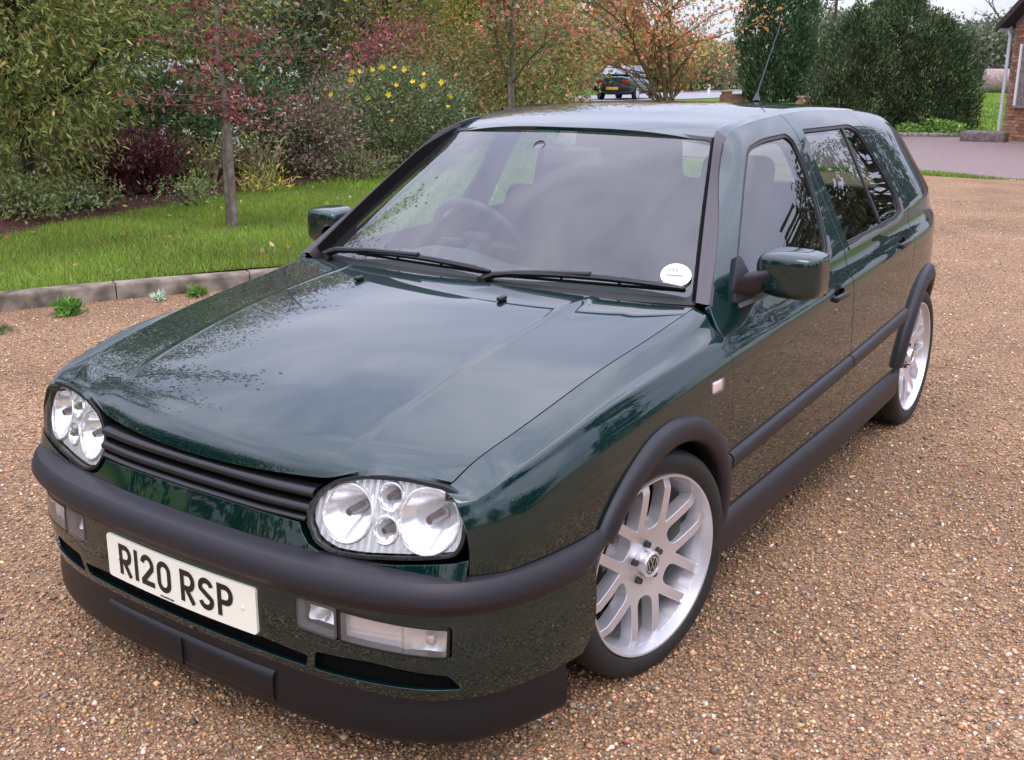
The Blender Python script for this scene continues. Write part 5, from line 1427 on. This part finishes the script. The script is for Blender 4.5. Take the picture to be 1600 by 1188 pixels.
BRN = [(3,.17,.12,.085),(3,.115,.095,.06),(2,.085,.10,.045),(1,.24,.13,.10)]
shrub('brown_shrub', 475, 14.9, 1.8, 1.5, 1.15, BRN, .055, 9000, 'twiggy brownish shrub between the purple tree and the yellow flowered shrub', seed=66)
shrub('low_yellow_plant', 405, 12.9, .75, .5, .30, [(3,.30,.30,.05),(2,.38,.22,.05),(2,.14,.20,.04)], .11, 420, 'strappy yellowing plant at the lawn edge right of the purple tree', 'plant', 'low plants at the bed edge', seed=67, aspect=.14, stems=2, up=.9)
shrub('low_variegated_plant', 90, 10.9, .8, .5, .25, [(3,.28,.34,.18),(2,.12,.18,.06)], .05, 700, 'low pale variegated plant at the lower left bed edge', 'plant', 'low plants at the bed edge', seed=68, stems=2)
shrub('low_green_plant', 285, 11.5, .9, .5, .28, [(3,.13,.19,.05),(2,.22,.26,.10)], .06, 500, 'low grey green plant at the bed edge between red stems and purple tree', 'plant', 'low plants at the bed edge', seed=69, stems=2, aspect=.3)
shrub('low_brown_plant', 560, 14.3, 1.3, .7, .35, [(3,.13,.10,.06),(2,.10,.14,.04)], .06, 1200, 'low brown ground plant in front of the yellow flowered shrub', 'plant', 'low plants at the bed edge', seed=70, stems=3)

shrub('low_mixed_plant', 20, 10.2, 1.2, .6, .42, [(3,.13,.17,.05),(2,.20,.20,.09),(1,.09,.12,.03)], .055, 1500, 'leafy low growth under the willow leaved tree at the left edge of the lawn', 'plant', 'low plants at the bed edge', seed=171, stems=3)
shrub('low_mixed_plant', 135, 11.2, .8, .5, .26, [(3,.18,.14,.07),(2,.11,.15,.05)], .05, 700, 'low brownish green plant in front of the crimson stems', 'plant', 'low plants at the bed edge', seed=172, stems=2)
# --- trees and tall shrubs behind the bed
def leafy_tree(name, px, d, w, h, cols, size, n, label, group=None, seed=0, z0=.15, zlow=.3, per=16, spread=.22, trunk=.09, bark=None, aspect=.5, droop=0.0, cat='tree', dep=None, lump=.28, shell=.4, xy=None, levels=3, up=0.0, ls=1.0):
    r = np.random.default_rng(seed); x, y = xy if xy else pix(px, d); z0 = z0 if xy is None else float(gz(x, y)); hc = (h-zlow)/2
    ct = (x, y, z0+zlow+hc); P, o_, sh, C_ = clumps(max(1, n//per), per, ct, (w/2, (dep or w)/2, hc), r, spread, shell, seed, cut=z0+.02, lump=lump)
    segs, tips = branch_tree(r, (x, y, z0-.05), h*.42, trunk, levels, .6, 3, .3, .3, decay=.62)
    return loc_tree(name, (x, y, z0-.05), label, cat, group, segs, P, size, cols, r, bark=bark or BARKD, out=o_, sh=sh, aspect=aspect, droop=droop, stem='trunk', up=up)
BT = 'trees behind the flower bed'
leafy_tree('willow_leaved_tree', 42, 10.8, 3.1, 4.6, WILLOW, .085, 42000, 'large olive green willow leaved tree filling the left edge above the bed', BT, 71, zlow=.05, aspect=.26, spread=.16, shell=.35)
leafy_tree('willow_leaved_tree', 215, 15.2, 3.4, 5.0, WILLOW, .09, 30000, 'yellowish green tree behind the white flowered shrub', BT, 72, zlow=.9, aspect=.3, spread=.2)
leafy_tree('dark_shrub', 100, 15.5, 4.0, 2.8, DARKG+OLIVE[:1], .10, 12000, 'dark green bush behind the left end of the bed', BT, 73, zlow=.0, cat='bush')
leafy_tree('grey_green_tree', 410, 22.0, 5.2, 6.0, GREYG, .13, 22000, 'tall muted grey green tree behind the purple leaved tree', BT, 74, zlow=.2)
leafy_tree('dark_shrub', 360, 18.0, 3.0, 2.1, DARKG, .09, 8000, 'dark low bush in the gap right of the purple tree crown', BT, 75, zlow=.0, cat='bush')
leafy_tree('yellow_green_tree', 600, 23.0, 4.2, 6.2, YGREEN, .12, 24000, 'bright yellow green feathery tree above the yellow flowered shrub', BT, 76, zlow=.3, aspect=.22, up=.5)
leafy_tree('crimson_shrub', 612, 20.0, 1.6, 2.35, [(3,.24,.06,.08),(2,.16,.06,.06),(1,.14,.12,.05)], .07, 5000, 'crimson shrub just above the yellow flowered shrub', BT, 77, zlow=.1, cat='shrub')
leafy_tree('yellow_green_tree', 735, 27.0, 4.6, 6.0, YGREEN+AUTUMN[:2], .13, 22000, 'olive and orange tinted tree left of the staked tree', BT, 78, zlow=.0)
leafy_tree('autumn_shrub', 845, 31.0, 2.7, 3.3, MIXRED+AUTUMN[1:3], .12, 14000, 'rusty and green bush left of the far parked hatchback', BT, 79, zlow=.0, cat='bush')
leafy_tree('autumn_shrub', 775, 22.5, 3.6, 2.5, OLIVE+[(1.5,.34,.16,.08)], .09, 11000, 'low olive bush at the foot of the staked tree', BT, 80, zlow=.0, cat='bush')
leafy_tree('autumn_shrub', 690, 19.5, 2.6, 2.0, [(3,.15,.13,.04),(2,.11,.12,.035),(1,.28,.15,.07)], .08, 9000, 'brownish olive bush right behind the yellow flowered shrub', BT, 81, zlow=.0, cat='bush')
# staked young tree, thin mixed foliage
def sparse_tree(name, px, d, h, w, cols, size, nl, label, seed, trunk=.05, bark=None, zl=1.1, z0=.12, multi=1, cat='tree', xy=None, group=None, per=3, jitter=.09, levels=3, first=.3):
    r = np.random.default_rng(seed); x, y = xy if xy else pix(px, d); segs = []; tips = []
    for k in range(multi):
        ln = (r.uniform(-.35,.35), r.uniform(-.35,.35)) if multi > 1 else (0, 0)
        s1, t1 = branch_tree(r, (x+r.normal(0,.05)*(multi > 1), y, z0), h*.48, trunk, levels, .62, 4, .35, first, lean=ln, decay=.66); segs += s1; tips.append(t1)
    T = np.concatenate(tips); c = np.array([x, y]); s = (w/2)/max(1e-6, np.percentile(np.linalg.norm(T[:, :2]-c, axis=1), 92)); hz = h/max(1e-6, np.percentile(T[:, 2], 97)-z0)
    f = lambda p: np.array([c[0]+(p[0]-c[0])*s, c[1]+(p[1]-c[1])*s, z0+(p[2]-z0)*hz]); segs = [(f(a), f(b), q0, q1) for a, b, q0, q1 in segs]; T = np.array([f(t) for t in T]); T = T[T[:, 2] > zl]
    k = max(1, nl//max(1, len(T))); P = np.repeat(T, k, 0)+r.normal(0, jitter, (len(T)*k, 3)) if len(T) else None
    return loc_tree(name, (x, y, z0), label, cat, group, segs, P, size, cols, r, bark=bark, stem='trunk', aspect=.6)
sparse_tree('staked_young_tree', 800, 19.0, 4.3, 3.0, MIXRED, .085, 5200, 'young tree with green, red and brown leaves right of the yellow flowered shrub', 91, .055, BARK, zl=1.3)
x, y = pix(796, 18.8); s2 = MB(); s2.tube([(x, y, .05), (x, y, 1.42)], .036, 10); tag(s2.build('tree_stake', STAKE), 'wooden stake beside the mixed red and green young tree', 'stake')
sparse_tree('orange_leaved_tree', 1052, 27.0, 4.4, 5.0, AUTUMN, .105, 7600, 'spreading multi-stemmed tree with orange and green autumn leaves above the roof', 92, .055, barkmat('bark_olive', (.17,.13,.06)), zl=1.72, multi=3, jitter=.14, first=.2)

# --- conifers
def conifer(name, xy, h, w, cols, n, label, seed, size=.16, top=.08, spikes=0, cat='tree', z0=None, prof=None, group=None):
    r = np.random.default_rng(seed); x, y = xy; z0 = float(gz(x, y)) if z0 is None else z0
    t = r.uniform(0, 1, n//14)**1.0; pr = prof or (lambda t: np.interp(t, [0,.1,.35,.7,1], [.75,.95,1.0,.75,top]))
    a = r.uniform(0, 2*PI, len(t)); rr = w/2*pr(t)*(.62+.42*r.uniform(0, 1, len(t))**.5)*(1+.13*np.sin(a*3+t*9)+.10*np.sin(a*7-t*17))
    C_ = np.stack([x+rr*np.cos(a), y+rr*np.sin(a), z0+t*h], 1); u = np.stack([np.cos(a), np.sin(a), .3+0*a], 1)
    P = np.repeat(C_, 14, 0)+r.normal(0, .12, (len(t)*14, 3)); o_ = np.repeat(u, 14, 0); sh = np.repeat(np.exp(r.normal(0, .28, len(t))), 14)
    sg = [((x, y, z0-.05), (x, y, z0+h*.9), w*.03, .02)]
    for k in range(spikes):
        q_ = C_[r.integers(len(C_))]; 
    tt = loc_tree(name, (x, y, z0-.05), label, cat, group, sg, P, size, cols, r, bark=BARKD, out=o_, sh=sh, aspect=.35, up=.9, stem='trunk')
    return tt
conifer('columnar_conifer', pix(1211, 43), 6.2, 2.75, [(4,.030,.058,.026),(3,.045,.078,.034),(1,.07,.10,.045)], 34000, 'tall narrow dark green conifer column beside the road', 101, size=.17, prof=lambda t: np.interp(t, [0,.12,.4,.7,.9,1], [.62,.92,1.0,.86,.7,.45]))
# broad dark yew-like conifer mass with upright leaders
def broad_conifer(seed=111):
    r = np.random.default_rng(seed); lobes = [(1405,28.5,2.9,3.30),(1335,28.0,2.3,2.95),(1462,28.2,2.0,2.75),(1495,28.6,1.1,2.0),(1303,27.6,1.2,1.4),(1375,29.5,1.9,3.5),(1292,28.4,.8,.9)]
    P = []; o_ = []; sh = []; sg = []
    bx, by = pix(1405, 28.5)
    for (px, d, w, h) in lobes:
        x, y = pix(px, d); n = int(620*w*h/4); t = r.uniform(0, 1, n); a = r.uniform(0, 2*PI, n)
        pr = np.interp(t, [0,.15,.5,.8,1], [.78,1.0,.98,.68,.10]); rr = w/2*pr*(.60+.42*r.uniform(0, 1, n)**.5)*(1+.12*np.sin(a*4+t*11+px))
        C_ = np.stack([x+rr*np.cos(a), y+rr*np.sin(a), .05+t*h], 1); u = np.stack([np.cos(a), np.sin(a), .4+0*a], 1)
        for k in range(int(5*w)):   # leaders that break the outline
            b = C_[r.integers(n)]; 
            if b[2] > h*.45:
                ln = r.uniform(.2, .5); m_ = 10; C_ = np.concatenate([C_, b+np.array([0,0,1.0])*np.linspace(0, ln, m_)[:, None]+r.normal(0,.03,(m_,3))]); u = np.concatenate([u, np.tile([0,0,1.0], (m_,1))])
        P.append(np.repeat(C_, 15, 0)+r.normal(0, .085, (len(C_)*15, 3))*np.array([1,1,1.2])); o_.append(np.repeat(u, 15, 0)); sh.append(np.repeat(np.exp(r.normal(0, .45, len(C_))), 15)); sg.append(((x, y, 0), (x, y, h*.9), .08, .02))
    P, o_, sh = np.concatenate(P), np.concatenate(o_), np.concatenate(sh)
    return loc_tree('broad_conifer', (bx, by, 0), 'huge rounded dark green conifer with upright tips beyond the tarmac drive', 'tree', None, sg, P, .105, CONIF, r, bark=BARKD, out=o_, sh=sh, aspect=.3, up=.8, stem='trunk')
broad_conifer()
x, y = pix(1475, 26.6)
for i, (px, d, w, h, lb) in enumerate([(1478,26.7,1.1,.42,'bright green leafy weeds at the right foot of the broad conifer'),(1425,26.8,.7,.3,'patch of pale green weeds under the middle of the broad conifer')]):
    r = np.random.default_rng(120+i); x, y = pix(px, d); P, u = blob(900, (x, y, h*.4), (w/2, .3, h*.6), r, .2, .2, i, cut=.02); loc_tree('nettle_clump', (x, y, 0), lb, 'plant', 'weeds under the broad conifer', [((x,y,0),(x,y,.2),.01,.005)], P, .09, [(3,.11,.20,.035),(2,.16,.26,.05)], r, out=u, stem='stem')

# low stone edging below the conifer
em_ = barkmat('edging_stone', (.34,.31,.28)); eg = empty('stone_edging', (*pix(1460, 26.4), 0)); tag(eg, 'row of low pale edging stones along the far side of the tarmac', 'edging')
r = np.random.default_rng(130)
for k in range(22):
    px = 1378+k*8.2; x, y = pix(px, 26.6-.012*k); b = MB(); b.rbox((x-eg.location.x, y-eg.location.y, .05), (.12,.10,.09+r.uniform(-.02,.02)), .02, rot=Matrix.Rotation(r.uniform(-.3,.3), 3, 'Z')); b.build('edging_stone', em_, eg)

# --- distant trees
FT = 'distant trees beyond the road'
FAR = [(3,.10,.115,.070),(2,.075,.09,.055),(1,.14,.14,.085)]
leafy_tree('distant_tree', 1276, 92, 6.5, 6.3, FAR, .42, 5200, 'grey green distant tree seen between the conifer column and the broad conifer', FT, 131, z0=.42, zlow=.0, trunk=.2, spread=.5)
leafy_tree('distant_tree', 1318, 105, 8, 7.0, FAR, .45, 3500, 'distant tree hidden low behind the left side of the broad conifer', FT, 132, z0=.42, zlow=.0, trunk=.2, spread=.5)
leafy_tree('distant_tree', 1545, 95, 8, 5.6, FAR, .42, 6000, 'hazy green distant tree between the broad conifer and the brick outbuilding', FT, 133, z0=.42, zlow=.0, trunk=.2, spread=.5)
leafy_tree('distant_tree', 1500, 100, 8, 5.0, FAR, .42, 4000, 'distant tree just right of the broad conifer outline', FT, 134, z0=.42, zlow=.0, trunk=.2, spread=.5)
leafy_tree('distant_tree', 1150, 78, 8, 3.0, [(3,.10,.11,.05),(2,.16,.13,.08)], .34, 6000, 'low scrubby hedge tree on the far side of the road behind the orange tree', FT, 135, z0=.42, zlow=.0, trunk=.12, spread=.45)
leafy_tree('distant_tree', 1040, 72, 10, 3.2, [(3,.11,.12,.055),(2,.20,.15,.08)], .34, 8000, 'olive hedge across the road behind the far parked hatchback', FT, 136, z0=.42, zlow=.0, trunk=.12, spread=.45)
leafy_tree('distant_tree', 850, 58, 4.6, 5.5, YGREEN+OLIVE, .28, 9000, 'yellow green tree across the road left of the red tiled roof', FT, 137, z0=.42, zlow=.0, trunk=.15, spread=.4)
leafy_tree('distant_tree', 1020, 66, 5.5, 3.6, OLIVE+AUTUMN[:2], .28, 8000, 'olive and rust tree across the road right of the red tiled roof', FT, 138, z0=.42, zlow=.0, trunk=.15, spread=.4)
for i, (px, d, w, h) in enumerate([(120,34,9,9),(300,38,10,9),(500,36,9,9.5),(680,40,9,9),(790,44,8,7.5)]):
    leafy_tree('background_tree', px, d, w, h, [GREYG, OLIVE, GREYG, YGREEN, OLIVE][i], .28, 9000, ['grey green background tree highest at the far left','olive background tree rising behind the willow leaved trees','tall grey background tree rising behind the purple leaved tree','yellow green background tree rising above the yellow flowered shrub','olive background tree directly above the staked young tree'][i], 'tall trees closing the view on the left', 140+i, z0=.3, zlow=.0, trunk=.2, spread=.4)

# --- telegraph pole
x, y = pix(1297, 80); tp_ = MB(); tp_.tube([(0,0,0),(0,0,6.6)], [.14,.10], 10); po = tp_.build('telegraph_pole', BARKD); po.location = (x, y, .4); tag(po, 'dark timber telegraph pole rising behind the broad conifer', 'pole')
ca = MB(); ca.box((0,0,6.1), (1.0,.08,.08)); ca.build('cross_arm', BARKD, po)

# --- brick outbuilding at the right edge
brickm = mat('brick', (.34,.17,.10), .9, spec=.2); noise_col(brickm, 6, [(.25,(.15,.085,.060)),(.5,(.34,.17,.10)),(.75,(.44,.25,.15))], 8, bump=.3, bdist=.004)
_oi = N(brickm, 'ShaderNodeObjectInfo'); _hs = N(brickm, 'ShaderNodeHueSaturation'); _mr = N(brickm, 'ShaderNodeMapRange'); _mr.inputs[3].default_value = .6; _mr.inputs[4].default_value = 1.35
_src = bsdf(brickm).inputs['Base Color'].links[0].from_socket; L(brickm, _oi.outputs['Random'], _mr.inputs[0]); L(brickm, _mr.outputs[0], _hs.inputs['Value']); L(brickm, _src, _hs.inputs['Color']); L(brickm, _hs.outputs[0], bsdf(brickm).inputs['Base Color'])
mortar = mat('mortar', (.26,.22,.19), .95, spec=.1); plank = barkmat('weathered_board', (.25,.21,.19)); roofm = mat('roof_felt', (.035,.030,.032), .8)
# wall runs from a left corner A towards the camera side, off the frame at the right
A = np.array(pix(1573, 25.4)); Bp = np.array(pix(1850, 19.5)); dirw = (Bp-A)/np.linalg.norm(Bp-A); nw = np.array([dirw[1], -dirw[0]])
ang = math.atan2(dirw[1], dirw[0]); ob = thing('brick_outbuilding', (A[0], A[1], 0), 'old brick outbuilding with dark sloping roof edge, boarded opening and drainpipe at the right edge', 'building'); ob.rotation_euler = (0, 0, ang)
wl_ = MB(); wl_.box((2.6,2.2,1.30), (5.2,4.4,2.6)); 
wall_o = wl_.build('wall', mortar, ob, sharp=30)
gb = MB(); gb.add([(0,0,2.6),(5.2,0,2.6),(5.2,4.4,2.6),(0,4.4,2.6),(2.6,0,4.1),(2.6,4.4,4.1)], [(0,1,4),(2,3,5),(0,4,5,3),(1,2,5,4)]); gb.build('gable', mortar, ob)
bme = None; r = np.random.default_rng(150)
bb = MB(); bb.rbox((0,0,0), (.215,.02,.065), .004, seg=1); b0 = bb.build('brick', brickm, wall_o); cnt = 0
for row in range(34):
    for c in range(8):
        xx = .11+c*.225-(.1125 if row % 2 else 0); zz = .045+row*.075
        if xx < .02 or xx > 1.62 or (.48 < xx < 1.02 and .78 < zz < 2.10): continue
        o = b0 if cnt == 0 else b0.copy()
        if cnt: COL.objects.link(o); o.parent = wall_o
        o.location = (xx, -.004+r.uniform(-.003,.002), zz); cnt += 1
bw_ = MB()
for row in range(34):
    for c in range(16):
        xx = 1.80+c*.225-(.1125 if row % 2 else 0); bw_.box((xx, -.005, .045+row*.075), (.212,.018,.063))
o = bw_.build('brickwork', brickm, ob); o['kind'] = 'stuff'
for k in range(4):
    b = MB(); b.box((.52+k*.145, -.012, 1.44), (.135,.03,1.32)); b.build('board', plank, ob)
b = MB(); b.box((.74,-.03,.76), (.70,.09,.05)); b.build('window_sill', mortar, ob)
b = MB(); b.box((.42,-.025,1.44), (.06,.06,1.36)); b.box((1.10,-.025,1.44), (.06,.06,1.36)); b.build('window_frame', M['white'], ob)
dp = MB(); dp.tube([(-.06,-.07,.05),(-.06,-.07,2.30),(-.10,-.10,2.42),(-.16,.0,2.50)], .038, 10); dp.build('drainpipe', mat('painted_pipe', (.55,.54,.58), .5), ob)
rf = MB()
for s in (0, 1):
    a0 = Vector((-.30,-.28,2.42)) if s == 0 else Vector((5.5,-.28,2.42)); ap = Vector((2.6,-.28,4.12)); dd = Vector((0,4.96,0)); th = Vector((0,0,.12))
    rf.add([a0,ap,ap+dd,a0+dd,a0+th,ap+th,ap+dd+th,a0+dd+th], [(0,3,2,1),(4,5,6,7),(0,1,5,4),(3,7,6,2),(0,4,7,3),(1,2,6,5)])
rf.build('roof', roofm, ob)
bg = MB(); a0 = Vector((-.30,-.31,2.40)); ap = Vector((2.6,-.31,4.10)); bg.add([a0,ap,ap+Vector((0,0,.16)),a0+Vector((0,0,.16)),a0+Vector((0,.03,0)),ap+Vector((0,.03,0)),ap+Vector((0,.03,.16)),a0+Vector((0,.03,.16))], [(0,1,2,3),(4,7,6,5),(3,2,6,7),(0,4,5,1),(0,3,7,4)]); bg.build('barge_board', BARKD, ob)
gt = MB(); gt.tube([(-.22,-.28,2.44),(-.22,4.6,2.44)], .055, 10); gt.build('gutter', mat('gutter_pvc', (.50,.49,.52), .5), ob)
# rough concrete block / mound in front of the corner
x, y = pix(1545, 24.6); cb = MB(); cb.rbox((0,0,.10), (.95,.55,.26), .05); o = cb.build('concrete_block', barkmat('stained_concrete', (.20,.155,.15))); o.location = (x, y, 0); tag(o, 'low mossy concrete slab between the grass and the brick outbuilding corner', 'block')
# round bale
x, y = pix(1556, 62); hb_ = MB(); hb_.lathe([(-.65,.001),(-.65,.62),(-.6,.68),(.6,.68),(.65,.62),(.65,.001)], n=28); o = hb_.build('round_bale', barkmat('straw', (.36,.27,.24)), sharp=40); o.location = (x, y, 1.05); o.rotation_euler = (0, 0, rad(20)); tag(o, 'pale pinkish round straw bale in the field left of the outbuilding', 'bale')
# bare tree behind the outbuilding
sparse_tree('bare_tree', 1610, 48, 7.2, 6.0, GREYG, .05, 40, 'leafless tree with dark twisting branches behind the brick outbuilding', 151, .11, BARKD, zl=9, z0=.4, levels=4)

# --- low brick wall and piers at the road
LW = [(1126,1165,43.0),(1246,1274,38.0)]
for i, (a, b_, d) in enumerate(LW):
    p0, p1 = np.array(pix(a, d)), np.array(pix(b_, d)); mid = (p0+p1)/2; ln = np.linalg.norm(p1-p0); an = math.atan2(*(p1-p0)[::-1])
    w_ = MB(); w_.box((0,0,.10), (ln,.23,.42)); w_.box((-ln/2+.25,0,.16), (.34,.34,.52)) ; o = w_.build('low_brick_wall', brickm); o.location = (mid[0], mid[1], float(gz(*mid))-.05); o.rotation_euler = (0,0,an)
    tag(o, ['low brick wall end beside the road left of the conifer column','short brick wall piece between the conifer column and the broad conifer'][i], 'wall', None)
    c_ = MB(); c_.rbox((-ln/2+.25,0,.45), (.42,.42,.06), .01); c_.rbox((.1,0,.335), (ln*.9,.29,.05), .01); c_.build('coping', em_, o)
# roadside marker posts
for i, (px, d, lb, c) in enumerate([(1108,57,'small roadside post with red reflector left of the conifer column',M['red']),(1276,84,'white roadside marker post at the bend right of the conifer column',M['white'])]):
    x, y = pix(px, d); b = MB(); b.rbox((0,0,.25), (.12,.06,.5), .01); o = b.build('marker_post', M['white']); o.location = (x, y, float(gz(x, y))); tag(o, lb, 'post'); b = MB(); b.rbox((0,-.04,.40), (.10,.03,.16), .005); b.build('reflector', c, o)
# house with red tiled roof across the road
x, y = pix(962, 78); hs = thing('distant_house', (x, y, .4), 'distant house with a steep red tiled roof rising above the trees', 'house'); hs.rotation_euler = (0,0,YAW+.5)
b = MB(); b.box((0,0,1.5), (3.0,5,3.0)); b.build('wall', brickm, hs)
tile = mat('roof_tile', (.25,.075,.055), .9); noise_col(tile, 1.5, [(.3,(.17,.06,.05)),(.7,(.30,.10,.075))], 8)
b = MB(); b.add([(-1.7,-2.6,2.8),(1.7,-2.6,2.8),(0,-2.6,6.3),(-1.7,2.6,2.8),(1.7,2.6,2.8),(0,2.6,6.3)], [(0,1,2),(3,5,4),(0,2,5,3),(1,4,5,2),(0,3,4,1)])
rf_ = b.build('roof', tile, hs, sharp=20)
b = MB(); b.box((0,1.2,6.2), (.6,.6,1.2)); b.build('chimney', brickm, rf_)

# --- far parked hatchback
fc_xy = pix(980, 47); fcar = thing('parked_hatchback', (fc_xy[0], fc_xy[1], float(gz(*fc_xy))), 'old teal hatchback with a yellow rear number plate parked far off by the road', 'car')
fcar.rotation_euler = (0, 0, .20)
tealm = mat('teal_paint', (.018,.055,.075), .35, .3, coat=.8)
def hull(secs, seg=12, ex=.55):
    V = []; 
    for (y, w, z0, z1) in secs:
        for k in range(seg): 
            t = 2*PI*k/seg+PI/seg; c, s = math.cos(t), math.sin(t); V.append((w*math.copysign(abs(c)**ex, c), y, (z0+z1)/2+(z1-z0)/2*math.copysign(abs(s)**ex, s)))
    F = [(i*seg+k, i*seg+(k+1) % seg, (i+1)*seg+(k+1) % seg, (i+1)*seg+k) for i in range(len(secs)-1) for k in range(seg)]+[tuple(range(seg))[::-1], tuple((len(secs)-1)*seg+k for k in range(seg))]
    return V, F
b = MB(); b.add(*hull([(-1.98,.74,.32,.92),(-1.90,.80,.24,.96),(-1.2,.83,.20,.98),(.5,.84,.20,.96),(1.3,.82,.20,.88),(1.85,.76,.24,.76),(1.98,.66,.3,.70)])); b.build('body', tealm, fcar, sharp=50)
b = MB(); b.add([(-.70,-1.72,.93),(.70,-1.72,.93),(.74,.95,.93),(-.74,.95,.93),(-.56,-1.05,1.38),(.56,-1.05,1.38),(.58,.30,1.38),(-.58,.30,1.38)], [(0,1,5,4),(1,2,6,5),(2,3,7,6),(3,0,4,7),(4,5,6,7)]); b.build('cabin', tealm, fcar)
gdark = mat('far_glass', (.20,.22,.25), .03, .9)
b = MB(); b.add([(-.58,-1.66,.98),(.58,-1.66,.98),(.50,-1.12,1.33),(-.50,-1.12,1.33)], [(0,1,2,3)]); o = b.build('rear_window', gdark, fcar); o.location = (0,-.022,.012)
for s in (-1, 1):
    b = MB(); pts = [(.70*s,-1.45,.98),(.735*s,-.35,.98),(.585*s,-.35,1.33),(.575*s,-.98,1.33)]; b.add([(p[0]+.012*s,p[1],p[2]) for p in pts], [(0,1,2,3) if s > 0 else (3,2,1,0)]); b.build('side_window', gdark, fcar)
    b = MB(); pts = [(.737*s,-.28,.98),(.75*s,.78,.98),(.60*s,.25,1.33),(.587*s,-.28,1.33)]; b.add([(p[0]+.012*s,p[1],p[2]) for p in pts], [(0,1,2,3) if s > 0 else (3,2,1,0)]); b.build('side_window', gdark, fcar)
    b = MB(); b.rbox((.56*s,-1.975,.72), (.34,.05,.15), .02); b.build('tail_light', M['red'], fcar)
    for yy in (-1.25, 1.22):
        b = MB(); b.lathe([(.82,.001),(.84,.20),(.84,.215)], (0,yy,.29), 'x', 20, s); wo = b.build('wheel', M['silver'], fcar); b = MB(); b.lathe([(.84,.215),(.85,.27),(.83,.29),(.66,.29)], (0,yy,.29), 'x', 24, s); b.build('tyre', M['tyre'], wo)
b = MB(); b.rbox((0,-2.0,.46), (1.62,.16,.20), .05); b.build('rear_bumper', M['plastic'], fcar)
b = MB(); b.rbox((0,-2.085,.47), (.52,.012,.11), .004); b.build('number_plate', mat('yellow_plate', (.75,.42,.03), .4), fcar)
b = MB(); b.rbox((0,-1.70,1.02), (1.1,.22,.05), .02); b.build('spoiler', tealm, fcar)

# --- trees on the open side of the drive, seen mirrored in windows and paint
SR = 'trees beside and behind the photographer'
for i, (xx, yy, h, w, cols, nl, lb) in enumerate([
    (5.4,17.0,5.6,5.4,[(3,.045,.06,.02),(2,.07,.06,.03)],5200,'open crowned oak beyond the right side of the drive'),
    (9.8,23.5,7.0,7.0,[(3,.045,.06,.02),(2,.09,.07,.03)],5200,'larger open crowned oak further back on the right'),
    (14.5,13.0,6.5,6.0,[(3,.05,.07,.02)],4200,'oak at the right end of the drive')]):
    sparse_tree('oak_tree', 0, 0, h, w, cols, .17, nl, lb, 160+i, .16, BARKD, zl=1.6, z0=0, xy=(xx, yy), group=SR, jitter=.18, levels=4)
for i, (xx, yy, h, w) in enumerate([(17,4,5,6),(18,-5,5.5,7),(14,-14,6,7),(6,-18,5,7),(-3,-18,5.5,7),(-11,-13,6,7),(20,20,6,8)]):
    leafy_tree('hedgerow_tree', 0, 0, w, h, [DARKG, OLIVE, DARKG, GREYG, DARKG, OLIVE, DARKG][i], .30, 5200, ['bushy dark tree level with the bonnet on the right','olive bushy tree to the right behind the camera','dark bushy tree behind the camera on the right','grey green bushy tree straight behind the camera','dark bushy tree behind the camera on the left','olive bushy tree behind the camera far left','dark bushy tree far right beyond the oaks'][i], SR, 170+i, zlow=.0, trunk=.16, spread=.4, xy=(xx, yy))
for i, (xx, yy, h, w, lb) in enumerate([(-13.5,-3.5,5.2,6,'olive bush behind the bed just left of the view'),(-15.5,2.0,5.6,6,'grey green bush behind the left end of the bed'),(-12.0,-9.0,5,6,'dark bush left of the drive behind the camera')]):
    leafy_tree('hedgerow_tree', 0, 0, w, h, [OLIVE, GREYG, DARKG][i], .20, 9000, lb, SR, 190+i, zlow=.0, trunk=.14, spread=.35, xy=(xx, yy))
# overhanging tree left of the frame, mirrored in the bonnet
sparse_tree('overhanging_tree', 0, 0, 5.6, 4.6, WILLOW, .080, 6500, 'light branched tree on the lawn just outside the left of the view', 181, .09, BARK, zl=2.2, z0=.1, xy=(-7.3,.9), jitter=.12, levels=4)
